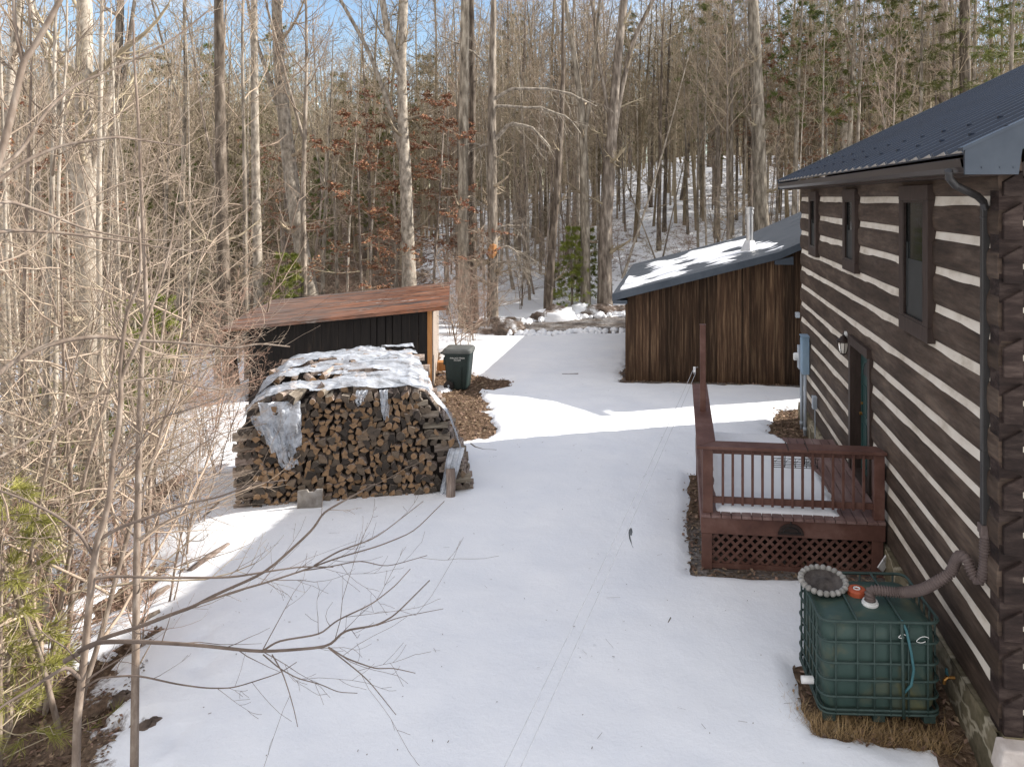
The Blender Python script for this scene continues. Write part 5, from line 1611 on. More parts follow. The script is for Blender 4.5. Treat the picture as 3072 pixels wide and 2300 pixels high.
# ---- trees that can be told apart, traced trunk by trunk
def traced(name, label, stems, base=None, zc=None, bark='bark', twig='twig_grey', cnt=16, start=.3, blen=2.6, seed=1, c=TREE, up=(.3, 1.1), dead=5, group=None, wmin=0, rev=0, sides=10):
    """stems: lists of (px, py, width px); the first is the trunk"""
    if zc is None:
        g, zc = GT(*base); gz = g.z
    rs_ = np.random.RandomState(seed)
    b = P3(stems[0][0][0], stems[0][0][1], zc)
    gz = H(b.x, b.y)
    root = thing(name, label, 'tree', (b.x, b.y, gz), group=group)
    o = np.array(root.location)
    tr = TM(); tm = TM()
    for si, st in enumerate(stems):
        px = np.array([s_[0] for s_ in st], float); py = np.array([s_[1] for s_ in st], float); w = np.array([s_[2] for s_ in st], float)
        t = np.linspace(0, len(st) - 1, (len(st) - 1) * 4 + 1); i = np.arange(len(st))
        P = [P3(a, b_, zc) for a, b_ in zip(np.interp(t, i, px), np.interp(t, i, py))]
        P = np.array([tuple(q) for q in P]) - o
        P[1:-1] = (P[:-2] + 2 * P[1:-1] + P[2:]) / 4
        r = np.interp(t, i, w) / 2 * zc / F
        dep = rs_.normal(0, .02, (len(P), 1)).cumsum(0) * np.array([[ST * -1, CT, 0]]) * (1 if si else .3)
        P = P + dep
        if si == 0:
            if P[0][2] > -.3:
                P = np.vstack([P[0] - (0, 0, P[0][2] + .5), P]); r = np.concatenate([[r[0] * 1.25], r])
            r[:3] = r[:3] * np.array([1.2, 1.12, 1.04])[:len(r[:3])]
            # carry the trunk on above the frame
            d = unit(P[-1] - P[-3]); ext = []
            q = P[-1]
            for m in range(7):
                d = unit(d + rs_.normal(0, .05, 3)); q = q + d * 1.1; ext.append(q)
            P = np.vstack([P, ext]); r = np.concatenate([r, r[-1] * np.linspace(.92, .2, 7)])
        tr.tube(P, r, sides if si == 0 else 7)
        limbs(tm, P, r[0], rs_, c, cnt if si == 0 else max(5, cnt // 2), start if si == 0 else .25, blen if si == 0 else blen * .7, up, dead if si == 0 else 0)
    tr.build('trunk', bark, root); tm.build('crown', twig, root)
    return root


traced('bare_tree', 'largest pale trunked tree standing on the slope at the left', [[(287, 1500, 78), (278, 1250, 66), (268, 1000, 62), (262, 750, 60), (258, 550, 54), (254, 300, 46), (255, 0, 40)], [(255, 640, 34), (215, 480, 28), (180, 330, 24), (150, 200, 20), (110, 60, 16), (80, -80, 12)], [(262, 560, 26), (300, 430, 20), (330, 300, 15), (350, 130, 12)]], base=(287, 1480), cnt=16, start=.35, blen=3.4, seed=3, bark='bark_pale')
traced('bare_tree', 'rough barked tree just right of the largest trunk on the left slope', [[(392, 1290, 46), (372, 1100, 40), (345, 850, 36), (338, 600, 32), (350, 300, 26), (362, 0, 20)], [(345, 420, 18), (372, 230, 14), (400, 0, 10)]], base=(395, 1240), cnt=14, start=.4, blen=3, seed=4)
traced('bare_tree', 'dark footed straight tree between the left slope and the shed', [[(702, 1230, 42), (672, 900, 36), (662, 500, 32), (656, 0, 26)]], base=(700, 1170), cnt=14, start=.4, blen=3.0, seed=5, bark='bark_dark')
traced('bare_tree', 'leaning pale tree with curved trunk rising behind the shed roof', [[(935, 900, 46), (908, 760, 44), (882, 600, 42), (864, 460, 40), (850, 330, 36), (835, 180, 32), (828, 0, 28)], [(845, 350, 16), (800, 220, 13), (760, 100, 10), (740, -20, 8)]], zc=29, cnt=14, start=.5, blen=3.2, seed=6, bark='bark_pale')
traced('bare_tree', 'thin straight pale tree left of the leaning tree behind the shed', [[(776, 900, 27), (768, 600, 25), (764, 300, 22), (762, 0, 18)]], zc=27, cnt=12, start=.45, blen=2.4, seed=7, bark='bark_pale')
traced('bare_tree', 'smooth pale tree forking high above the middle of the shed roof', [[(1228, 860, 42), (1222, 650, 38), (1215, 500, 36), (1208, 380, 32), (1205, 190, 26), (1212, 0, 24)], [(1206, 230, 24), (1180, 150, 22), (1160, 80, 20), (1140, -50, 18)], [(1228, 560, 15), (1170, 330, 14), (1106, 152, 12), (1010, -20, 10)]], zc=30, cnt=10, start=.5, blen=3.0, seed=8, bark='bark_pale')
traced('bare_tree', 'wider of two close trunks standing right of the shed', [[(1397, 1010, 36), (1388, 700, 33), (1391, 400, 30), (1396, 0, 26)]], zc=31, cnt=12, start=.45, blen=3, seed=9)
traced('bare_tree', 'narrower of two close trunks standing right of the shed', [[(1425, 1005, 24), (1414, 600, 22), (1418, 300, 20), (1413, 0, 18)]], zc=32, cnt=12, start=.4, blen=2.6, seed=10, bark='bark_dark')
traced('bare_tree', 'forked tree at the left end of the garage roof on the snowy hill', [[(1815, 940, 46), (1814, 700, 40), (1828, 520, 36), (1840, 350, 30), (1856, 150, 26), (1872, 0, 22)], [(1828, 500, 18), (1862, 280, 16), (1900, 120, 14), (1960, 0, 12)], [(1834, 380, 12), (1800, 200, 10), (1775, 0, 8)]], base=(1815, 925), cnt=14, start=.45, blen=3.0, seed=11)
traced('bare_tree', 'dark leaning thin trunk beside the snow bank on the gravel', [[(1640, 970, 26), (1656, 750, 23), (1672, 550, 20), (1684, 380, 16), (1690, 200, 12)]], base=(1640, 955), cnt=10, start=.5, blen=1.8, seed=12, bark='bark_dark')
traced('bare_tree', 'straight grey tree between the dark leaning trunk and the garage', [[(1757, 935, 30), (1755, 600, 28), (1748, 350, 22), (1720, 150, 16), (1695, 0, 12)], [(1752, 420, 13), (1780, 200, 10), (1800, 0, 8)]], base=(1757, 930), cnt=12, start=.5, blen=2.6, seed=13)
traced('pine_tree', 'tall straight grey trunked pine rising behind the garage flue', [[(2286, 720, 44), (2276, 400, 40), (2266, 150, 36), (2256, -20, 32)]], zc=38, cnt=10, start=.5, blen=2.6, seed=14, up=(-.1, .3), dead=10)
traced('bare_tree', 'pale greenish trunk standing to the right of the tall pine', [[(2534, 480, 24), (2532, 250, 22), (2520, 0, 18)]], zc=44, cnt=12, start=.3, blen=2.8, seed=15, bark='bark_pale')
traced('pine_tree', 'dark pine trunk nearest the cabin ridge at the upper right', [[(2896, 380, 32), (2894, 150, 30), (2893, -10, 28)]], zc=40, cnt=12, start=.3, blen=3.0, seed=16, bark='bark_dark', up=(-.1, .3))
traced('pine_tree', 'grey pine trunk left of the dark one above the cabin roof', [[(2836, 400, 32), (2832, 150, 30), (2828, -10, 28)]], zc=44, cnt=12, start=.3, blen=2.8, seed=17, up=(-.1, .3))
traced('bare_tree', 'thick pale trunk at the far left edge of the slope', [[(44, 1420, 38), (24, 1200, 34), (12, 1000, 32), (6, 800, 30), (10, 500, 26), (30, 200, 22), (60, 0, 18)]], base=(44, 1400), cnt=12, start=.35, blen=2.8, seed=18, bark='bark_pale')
# snapped snag with hanging dead limbs
snag = traced('dead_tree', 'dead snag with broken drooping limbs and splintered orange wood', [[(1478, 1000, 34), (1478, 700, 30), (1475, 400, 26), (1478, 200, 22), (1481, 0, 16)]], base=(1478, 985), cnt=12, start=.35, blen=2.2, seed=19, up=(-.3, .4), bark='bark', dead=12)
zcs = GT(1478, 985)[1]
tm = TM(); rs = np.random.RandomState(19); so_ = np.array(snag.location)
CD = dict(seg=[5, 4, 3], wob=.10, up=[-.05, -.10, -.10], num=[9, 5], len=[.5, .5], ang=(25, 60), side=[4, 3, 3], rmin=.006)
for path, w in (([(1480, 300), (1530, 268), (1620, 265), (1720, 285), (1790, 320)], 12), ([(1480, 320), (1540, 318), (1640, 325), (1700, 350), (1740, 400)], 10), ([(1478, 425), (1520, 380), (1540, 370), (1600, 385), (1650, 440)], 14), ([(1478, 430), (1440, 440), (1425, 430)], 12), ([(1480, 640), (1440, 610), (1430, 600)], 9), ([(1480, 690), (1520, 675), (1560, 680)], 10), ([(1478, 745), (1530, 740), (1560, 765)], 8), ([(1478, 790), (1520, 785), (1560, 783)], 8), ([(1475, 240), (1440, 170), (1380, 130), (1320, 110)], 9)):
    pts = np.array([tuple(P3(a, b, zcs)) for a, b in path]) - so_
    tt = np.linspace(0, len(path) - 1, 12); pts = np.stack([np.interp(tt, range(len(path)), pts[:, i]) for i in range(3)], 1) + rs.normal(0, .02, (12, 3))
    r = np.linspace(w, w * .4, 12) / 2 * zcs / F; tm.tube(pts, r, 5)
    for k in range(11):
        i = rs.randint(3, 11); d = turned(unit(pts[i + (1 if i < 11 else 0)] - pts[i - 1]), R(rs.uniform(20, 60)), rs)
        grow(tm, pts[i], unit(d - (0, 0, .25)), rs.uniform(.6, 1.7), .012, 1, rs, CD)
tm.build('broken_limbs', 'bark_pale', snag)
q0 = P3(1478, 760, zcs - .2)
mb = MB(); mb.tube([P3(1477, 785, zcs - .05), P3(1476, 760, zcs - .1), P3(1479, 735, zcs - .08), P3(1480, 722, zcs - .05)], [.10, .20, .17, .05], 7); ow = mb.build('splintered_wood', 'orange_wood', snag, world=False)
ow.data.transform(Matrix.Translation(-snag.location))
# the three slim trunks low on the left
traced('sapling', 'thinnest of three slim pale trunks at the lower left', [[(72, 1985, 14), (69, 1500, 13), (67, 1200, 12), (70, 900, 10), (82, 500, 8), (95, 200, 6)]], base=(72, 1975), cnt=14, start=.4, blen=1.6, seed=21, bark='sapling_bark', twig='twig')
traced('sapling', 'thickest of three slim pale trunks at the lower left', [[(116, 1965, 24), (124, 1600, 22), (135, 1300, 20), (143, 1000, 18), (150, 750, 15), (160, 400, 12), (166, 0, 8)]], base=(116, 1960), cnt=16, start=.4, blen=1.8, seed=22, bark='bark_pale', twig='twig')
traced('sapling', 'rightmost of three slim pale trunks at the lower left', [[(128, 1960, 18), (150, 1650, 17), (158, 1450, 17), (166, 1200, 15), (171, 900, 12), (180, 500, 9), (200, 150, 6)]], base=(128, 1955), cnt=16, start=.4, blen=1.8, seed=23, bark='bark_pale', twig='twig')

# ---- brown leaved oaks, pines
CL = dict(seg=[6, 4, 3], wob=.10, up=[.02, .01, -.02], num=[8, 5], len=[.5, .5], ang=(30, 65), side=[4, 3, 3], rmin=.005, flat=.5)
oak = make_tree('oak_tree', 'x', 'oak tree', None, 70, 8.5, .06, CL, 20, .22, 2.6, 'bark', 'twig_grey', 0, None, (-.1, .25), leaves=8.0)
oak2 = make_tree('oak_tree', 'x', 'oak tree', None, 71, 10, .07, CL, 20, .3, 2.6, 'bark', 'twig_grey', 0, None, (-.05, .35), leaves=5.0)
for pr, px, zc, s_, lb in ((oak, 1085, 29, 1.0, 'young oak holding rusty brown leaves left of the smooth forked tree'), (oak, 1300, 31, 1.12, 'young oak with dense rusty leaves between the forked tree and the snag'), (oak2, 1190, 35, 1.15, 'thinly leaved rusty oak behind the smooth forked tree'),
                           (oak2, 2330, 46, 1.25, 'rusty leaved young oak on the hill above the garage flue'), (oak2, 2480, 43, 1.2, 'rusty leaved young oak over the middle of the cabin eave'), (oak2, 2210, 50, 1.3, 'rusty leaved young oak furthest up the hill left of the pine'),
                           (oak, 2560, 52, 1.2, 'reddish leaved oak on the hill nearest the cabin roof'), (oak2, 60, 19, .9, 'young oak with curled tan leaves at the left edge'), (oak2, 850, 40, 1.1, 'faintly rusty young oak left of the leaning tree'), (oak, 1345, 36, .95, 'small rusty oak low beside the two close trunks')):
    p = P3(px, 600, zc); put(oak if pr is oak else oak2, (p.x, p.y, H(p.x, p.y)), px * .37, s_, lb, 'oak tree', None)
pine = make_pine('pine_tree', 'x', None, 80, 15, .16, .16, 2.9, 17, 6, 12, .24, .024)
pine2 = make_pine('pine_tree', 'x', None, 81, 17, .18, .42, 3.2, 12, 5, 12, .24, .024)
pine3 = make_pine('pine_tree', 'x', None, 82, 3.6, .04, .05, 1.15, 12, 5, 13, .14, .014, 'needles_light', sub=5)
pg = 'green pines scattered through the far woods'
pl_ = 'dull green pine standing among the bare trees of the far woods'
for pr, px, zc, s_ in ((pine, 470, 62, 1.15), (pine, 640, 70, 1.2), (pine, 330, 58, 1.0), (pine, 1010, 66, 1.0), (pine2, 820, 74, 1.2), (pine, 1270, 70, 1.05), (pine, 1150, 52, .72), (pine, 960, 48, .6), (pine2, 2060, 66, 1.1), (pine, 2130, 72, 1.15), (pine2, 2420, 58, 1.1), (pine, 2700, 74, 1.1), (pine2, 1560, 84, 1.2), (pine, 200, 50, .8), (pine, 560, 48, .66), (pine, 1890, 80, 1.1), (pine, 430, 40, .55), (pine2, 2150, 46, 1.0), (pine2, 2380, 42, 1.0), (pine2, 2640, 46, 1.05), (pine2, 2760, 40, .95), (pine2, 2920, 46, 1.05), (pine, 1500, 62, 1.0), (pine, 740, 52, .8), (pine, 1100, 58, .9), (pine, 380, 46, .75)):
    p = P3(px, 600, zc); put(pr, (p.x, p.y, H(p.x, p.y)), px * .51, s_, pl_, 'pine tree', pg)
for pr, px, zc, s_, lb in ((pine2, 2540, 41, 1.05, 'large green pine at the top of the picture left of the dark trunks'), (pine2, 3010, 36, 1.0, 'green pine reaching in at the upper right corner'), (pine3, 852, 27.2, 1.1, 'small bushy green pine right behind the shed roof'),
                           (pine3, 1715, 34.8, 1.05, 'small loose green pine beside the gravel turning area'), (pine3, 1768, 36.5, .95, 'second small green pine right of the first one by the gravel'), (pine3, 345, 17.5, 1.0, 'low green pine behind the largest trunk on the left slope'), (pine3, 470, 19.5, .9, 'small green pine right of the largest trunk on the left slope'), (pine3, 150, 15, .75, 'low green pine behind the three slim trunks'), (pine3, 985, 30, .6, 'smallest green pine between the leaning tree and the forked tree')):
    p = P3(px, 600, zc); put(pr, (p.x, p.y, H(p.x, p.y)), px * .51, s_, lb, 'pine tree', None)
wp = make_pine('pine_sapling', 'bright yellow green pine sapling at the lower left edge', None, 83, 3.1, .03, .03, 1.1, 10, 5, 15, .15, .0045, 'needles_yellow', 'sapling_bark', .12, sub=4)
p = P3(-5, 600, 7.6); put(wp, (p.x, p.y, H(p.x, p.y)), .4, 1.0, 'bright yellow green pine sapling at the lower left edge', 'pine tree', None)

# ---- near tangle: saplings and shrubs on the bank
def bpath(path, z0, z1):
    n = len(path); i = np.arange(n); t = np.linspace(0, n - 1, (n - 1) * 5 + 1)
    P = np.array([tuple(P3(a, b, z0 + (z1 - z0) * k / (n - 1))) for k, (a, b) in enumerate(path)])
    Q = np.stack([np.interp(t, i, P[:, j]) for j in range(3)], 1)
    for _ in range(2):
        Q[1:-1] = (Q[:-2] + 2 * Q[1:-1] + Q[2:]) / 4
    return Q


CT_ = dict(seg=[5, 4], wob=.10, up=[.05, .03], num=[3.4], len=[.5], ang=(22, 55), side=[4, 3], rmin=.0014)


def sapling(name, label, seed, stems, twigs, mats=('sapling_bark', 'twig_red'), tl=.55):
    rs_ = np.random.RandomState(seed); tr = TM(); tm = TM(); first = None
    for si, (path, z0, z1, w0, w1) in enumerate(stems):
        Q = bpath(path, z0, z1)
        if first is None: first = Q[0]
        zz = np.linspace(z0, z1, len(Q)); r = np.linspace(w0, w1, len(Q)) / 2 * zz / F
        (tr if w0 > 9 and not (seed == 201 and si > 1) else tm).tube(Q, r * (1 if si < 2 or w0 > 9 else .8), 8 if w0 > 9 else 5)
        L = np.linalg.norm(Q[1:] - Q[:-1], axis=1).sum()
        for k in range(int(L * twigs)):
            i = rs_.randint(max(1, int(len(Q) * .15)), len(Q) - 1); d = turned(unit(Q[i + 1] - Q[i]), R(rs_.uniform(25, 60)), rs_)
            grow(tm, Q[i], d, tl * rs_.uniform(.4, 1.25), max(r[i] * .35, .0016), 0 if rs_.rand() < .75 else 1, rs_, CT_)
    g = H(first[0], first[1])
    root = thing(name, label, 'sapling', (first[0], first[1], g))
    for t_, nm, m_ in ((tr, 'trunk', mats[0]), (tm, 'branches', mats[1])):
        if t_.n:
            o = t_.build(nm, m_, root); o.data.transform(Matrix.Translation(-root.location))
    return root


zB = 6.3
sapling('sapling', 'nearest curving brown sapling whose branches reach right over the snow', 201, [
    ([(225, 2420), (228, 2300), (232, 2152), (246, 2031), (256, 1935), (275, 1741), (290, 1630), (309, 1572), (328, 1500), (334, 1434), (338, 1370), (359, 1265), (363, 1159), (361, 1117), (368, 1032), (376, 969), (382, 935), (418, 855), (423, 790), (415, 650)], zB, zB, 24, 7),
    ([(361, 1140), (423, 1011), (448, 939), (473, 876), (490, 821), (520, 700)], zB, zB + .2, 11, 5),
    ([(238, 1952), (290, 1925), (396, 1923), (483, 1927), (604, 1935), (785, 1955), (985, 1940), (1033, 1890), (1130, 1875), (1183, 1846), (1289, 1740)], zB, 5.4, 15, 3),
    ([(787, 1952), (835, 1921), (961, 1902), (1010, 1860), (1115, 1812), (1183, 1759), (1231, 1706)], 5.75, 5.5, 8, 3),
    ([(985, 1940), (1038, 1974), (1125, 2005), (1180, 2003), (1246, 2018)], 5.6, 5.4, 6, 2.5),
    ([(985, 1942), (1077, 2015), (1111, 2047), (1150, 2095), (1188, 2143)], 5.6, 5.3, 5, 2.5),
    ([(789, 1962), (840, 2005), (893, 2034), (961, 2051), (1014, 2075), (1072, 2078)], 5.75, 5.5, 5, 2.5),
    ([(816, 1962), (847, 2015), (867, 2073), (883, 2131), (893, 2179)], 5.7, 5.6, 5, 2.5),
    ([(1130, 1875), (1200, 1850), (1330, 1825)], 5.5, 5.3, 4, 2),
    ([(193, 1983), (270, 1940), (314, 1911), (411, 1882), (512, 1843), (580, 1819), (642, 1785), (797, 1717), (937, 1590), (970, 1537), (1038, 1498), (1125, 1450)], zB + .1, 6.6, 15, 4),
    ([(580, 1816), (715, 1770), (797, 1747), (908, 1711), (1014, 1672), (1135, 1638), (1241, 1595), (1333, 1503)], 6.4, 6.7, 9, 3),
    ([(942, 1696), (1014, 1653), (1111, 1619), (1149, 1597), (1270, 1503)], 6.5, 6.7, 7, 2.5),
    ([(908, 1711), (985, 1700), (1080, 1680), (1160, 1700), (1282, 1665)], 6.5, 6.6, 5, 2.5),
    ([(285, 1734), (338, 1727), (483, 1732), (691, 1732), (806, 1713), (903, 1699), (1000, 1700)], zB, 6.5, 10, 3),
    ([(256, 2060), (300, 2031), (411, 2024), (531, 2051), (618, 2063), (700, 2063), (840, 2018), (890, 1985)], zB, 5.9, 9, 2.5),
    ([(280, 1665), (240, 1600), (170, 1545), (80, 1500), (-30, 1460)], zB, 6.0, 11, 5),
    ([(295, 1620), (360, 1580), (480, 1540), (560, 1510), (660, 1490), (760, 1450), (860, 1440)], zB, 6.6, 11, 3),
    ([(246, 2040), (200, 1995), (100, 2060), (0, 2120), (-60, 2180)], zB, 5.8, 12, 6),
    ([(334, 1434), (400, 1380), (440, 1290), (473, 1254), (560, 1230), (700, 1180)], zB, 6.6, 9, 3)], 3.0, ('sapling_bark', 'twig_dark'))
sapling('sapling', 'straight grey sapling in front of the bank left of the snow', 202, [
    ([(400, 2480), (403, 2300), (405, 2100), (408, 1900), (410, 1700), (414, 1500), (416, 1392), (418, 1265), (423, 1138), (427, 1053), (440, 927), (435, 800), (425, 600), (417, 382), (403, 187), (400, 60)], 6.8, 7.0, 25, 6),
    ([(410, 1620), (500, 1560), (600, 1520), (700, 1490)], 6.8, 7.1, 7, 2.5),
    ([(414, 1480), (500, 1440), (590, 1340), (660, 1300), (800, 1270)], 6.8, 7.1, 7, 2.5),
    ([(423, 1100), (370, 1000), (300, 900), (250, 800)], 6.8, 6.6, 6, 2.5),
    ([(440, 930), (500, 800), (560, 640), (590, 520)], 6.9, 7.1, 6, 2.5),
    ([(418, 1300), (340, 1230), (240, 1180), (120, 1160)], 6.8, 6.5, 7, 3),
    ([(425, 600), (470, 480), (540, 350), (640, 260), (720, 230)], 6.9, 7.2, 6, 2)], 3.4, ('sapling_bark', 'twig'))
sapling('sapling', 'sapling leaning in from the upper left corner with pale thick limbs', 203, [
    ([(-60, 620), (0, 479), (42, 312), (69, 187), (104, 139), (174, 14), (220, -80)], 5.2, 5.4, 22, 14), ([(69, 187), (45, 90), (41, 0), (44, -80)], 5.3, 5.3, 12, 8),
    ([(-60, 1180), (0, 1115), (63, 1070), (127, 1041), (211, 1018), (296, 1009), (359, 1016), (423, 1022), (549, 1028), (700, 1045), (780, 1030), (870, 1040)], 6.0, 7.2, 18, 4),
    ([(380, 1018), (465, 1058), (549, 1070), (640, 1050), (720, 1010)], 6.6, 7.1, 8, 3),
    ([(-40, 570), (69, 486), (180, 437), (347, 410), (420, 420), (560, 440)], 5.8, 6.6, 13, 4), ([(-40, 640), (20, 600), (140, 640), (260, 690), (420, 720), (600, 720)], 6.0, 7.0, 12, 3),
    ([(-40, 700), (60, 690), (200, 700), (350, 720), (500, 745), (640, 760)], 6.2, 7.2, 13, 3), ([(-40, 530), (60, 460), (140, 330), (230, 250), (360, 200), (520, 120), (640, 20)], 5.6, 6.6, 12, 4),
    ([(-30, 800), (80, 760), (200, 640), (330, 560), (480, 520)], 6, 7, 9, 3), ([(-60, 1400), (40, 1350), (200, 1260), (340, 1150), (470, 1130), (640, 1170), (770, 1160)], 6, 7.2, 10, 3)], 3.0, ('sapling_bark', 'twig'), .6)
CS = dict(seg=[7, 5, 4], wob=.12, up=[.04, .05, .03], num=[5, 3.5], len=[.5, .5], ang=(22, 58), side=[4, 3, 3], rmin=.0019)


def make_shrub(seed, stems, Ht, r0, twig):
    rs_ = np.random.RandomState(seed); root = thing('bare_shrub', 'x', 'shrub'); tr = TM(); tm = TM()
    for s_ in range(stems):
        az = rs_.uniform(0, 6.28); d = unit(np.array([math.cos(az) * .22, math.sin(az) * .22, 1.])); p = np.array([math.cos(az), math.sin(az), 0]) * .12 * rs_.rand(); pts = [p - d * .3]
        h_ = Ht * rs_.uniform(.6, 1.1)
        for i in range(12):
            d = unit(d + rs_.normal(0, .05, 3)); p = p + d * h_ / 12; pts.append(p)
        pts = np.array(pts); tr.tube(pts, r0 * rs_.uniform(.6, 1) * np.linspace(1, .12, 13), 6)
        limbs(tm, pts, r0 * 1.5, rs_, CS, 17, .15, Ht * .38, (.05, .9))
    tr.build('stem', 'sapling_bark', root); tm.build('branches', twig, root)
    return root


shr = [make_shrub(300, 3, 5.0, .030, 'twig'), make_shrub(301, 2, 6.5, .036, 'twig_grey'), make_shrub(302, 4, 4.0, .022, 'twig_red'), make_shrub(303, 2, 8.5, .042, 'twig'), make_shrub(304, 5, 2.6, .014, 'twig_red')]
rs = np.random.RandomState(31)
near_l = ('tangled bare shrub on the bank between the left edge and the woodpile', 'bare shrubs tangled on the left bank')
far_l = ('thin bare undergrowth shrub in the snowy woods beyond the yard', 'bare undergrowth shrubs in the woods')
k = 0
while k < 18:
    zc = rs.uniform(7.8, 18); px = rs.uniform(-120, 640) if zc < 15 else rs.uniform(-100, 760)
    p = P3(px, 600, zc)
    if p.x > bank_x(p.y) - .5 or rbox(np.array([p.x]), np.array([p.y]), -5.6, 13.2, 2.9, 2.3, PA)[0] < .2: continue
    i = rs.choice([0, 1, 2, 3, 4], p=[.22, .28, .14, .24, .12])
    put(shr[i], (p.x, p.y, H(p.x, p.y)), rs.uniform(0, 6.28), rs.uniform(.75, 1.1), near_l[0], 'shrub', near_l[1]); k += 1
slim = make_tree('bare_sapling', 'x', 'sapling', None, 61, 9.5, .036, dict(TREE, rmin=.003), 20, .25, 1.9, 'bark_pale', 'twig', 4)
slim2 = make_tree('bare_sapling', 'x', 'sapling', None, 62, 11, .05, dict(TREE, rmin=.003), 20, .3, 2.1, 'bark_pale', 'twig', 4)
k = 0; tk2 = []
while k < 24:
    zc = rs.uniform(10.5, 24); px = rs.uniform(-60, 640); p = P3(px, 600, zc)
    if p.x > bank_x(p.y) - 1.0 or any((p.x - a) ** 2 + (p.y - b) ** 2 < .6 for a, b in tk2): continue
    tk2.append((p.x, p.y))
    put((slim, slim2)[k % 2], (p.x, p.y, H(p.x, p.y)), rs.uniform(0, 6.28), rs.uniform(.75, 1.15), 'slender pale sapling trunk among the brush on the left bank', 'sapling', 'slender saplings on the left bank'); k += 1
for px, zc, s_ in ((500, 10.2, .55), (560, 11.6, .6), (610, 12.6, .5), (470, 11.8, .8), (655, 14.6, .6), (540, 13.6, .8), (600, 15.5, .9), (690, 16.5, .7), (430, 9.3, .5), (640, 17.5, 1.0)):
    p = P3(px, 600, zc); put(shr[(4, 2, 0)[px % 3]], (p.x, p.y, H(p.x, p.y)), px * .7, s_, 'thin low shrub growing from the snow between the straight sapling and the woodpile', 'shrub', 'low shrubs left of the woodpile')
for px, zc, s_ in ((1372, 24.5, .9), (1398, 26.5, 1.0), (1425, 28, .85), (1452, 29.5, 1.0), (1500, 32, .9), (1560, 34.8, .8), (1350, 29, 1.1)):
    p = P3(px, 600, zc); put(shr[(0, 2, 4, 1)[px % 4]], (p.x, p.y, H(p.x, p.y)), px * .7, s_, 'bare twiggy shrub at the edge of the woods just right of the shed', 'shrub', 'bare shrubs right of the shed')
k = 0
while k < 34:
    zc = math.sqrt(rs.uniform(20 ** 2, 44 ** 2)); px = rs.uniform(-80, 2300); p = P3(px, 600, zc)
    if blocked(p.x, p.y): continue
    put(shr[rs.randint(5)], (p.x, p.y, H(p.x, p.y)), rs.uniform(0, 6.28), rs.uniform(.8, 1.25), far_l[0], 'shrub', far_l[1]); k += 1

# ---- bits on the ground
def scatter_leaves(name, n, label, seed, test, box, smin, smax, mat):
    r_ = np.random.RandomState(seed); x = r_.uniform(box[0], box[1], n); y = r_.uniform(box[2], box[3], n)
    m = test(x, y); x = x[m]; y = y[m]; z = height(x, y) + np.maximum(snow_t(x, y), 0) + .05 * fbm(x * .33, y * .5, 91, 3) * (snow_t(x, y) > .03) * 0 + r_.uniform(.008, .03, len(x))
    l_ = r_.uniform(smin, smax, len(x)); a = r_.uniform(0, 6.28, len(x)); t = r_.normal(0, .35, (len(x), 2))
    ux = np.stack([np.cos(a), np.sin(a), t[:, 0]], 1) * l_[:, None] * .5; uy = np.stack([-np.sin(a), np.cos(a), t[:, 1]], 1) * l_[:, None] * .26
    c_ = np.stack([x, y, z], 1)
    V = np.stack([c_ - ux, c_ - uy + (0, 0, .006), c_ + ux, c_ + uy + (0, 0, .006)], 1).reshape(-1, 3)
    return tag(qmesh(name, V, np.arange(len(V)).reshape(-1, 4), mat, smooth=False), label, 'leaves', kind='stuff')


scatter_leaves('leaf_litter', 60000, 'brown leaf litter on the bare ground round the buildings', 1, lambda x, y: (snow_t(x, y) < .042 * np.random.RandomState(4).rand(len(x)) ** 2 + .004) & (road(x, y) > .2) & (np.random.RandomState(3).rand(len(x)) < .8), (-13, 3.0, 6.5, 24), .04, .10, 'litter_leaf')
scatter_leaves('forest_litter', 70000, 'fallen leaves strewn over the snow of the left bank', 2, lambda x, y: (x < bank_x(y) - .35) & (fbm(x * .7, y * .7, 61, 3) + .5 * fbm(x * 2.5, y * 2.5, 62, 2) > .10 - .5 * sst(8.5, 6, y)), (-16, -4.5, 4.5, 20), .03, .065, 'litter_leaf')
r_ = np.random.RandomState(19); vs = []
for i in range(420):
    x, y = r_.uniform(-6.5, 2.6), r_.uniform(5.8, 22); t_ = float(snow_t(np.array([x]), np.array([y]))[0])
    if t_ < .05 or x < bank_x(y) + .2: continue
    z = H(x, y) + t_ + .012 + float((.05 * fbm(np.array([x * .33]), np.array([y * .5]), 91, 3))[0]); az = r_.uniform(0, 6.28); L = r_.choice([.014, .03, .09, .18], p=[.55, .28, .13, .04])
    d = np.array([math.cos(az), math.sin(az), r_.uniform(-.02, .12)]) * L; s_ = np.array([-math.sin(az), math.cos(az), .3]) * (.0016 if L > .06 else .0035)
    o = np.array([x, y, z]); vs += [o - s_, o + s_, o + d + s_, o + d - s_]
g_ = TM(); g_.quads(vs); tag(g_.build('snow_specks', 'twig_dark', smooth=False), 'bits of twig and leaf fallen on the snow of the yard', 'twigs', kind='stuff')
r_ = np.random.RandomState(9); vs = []
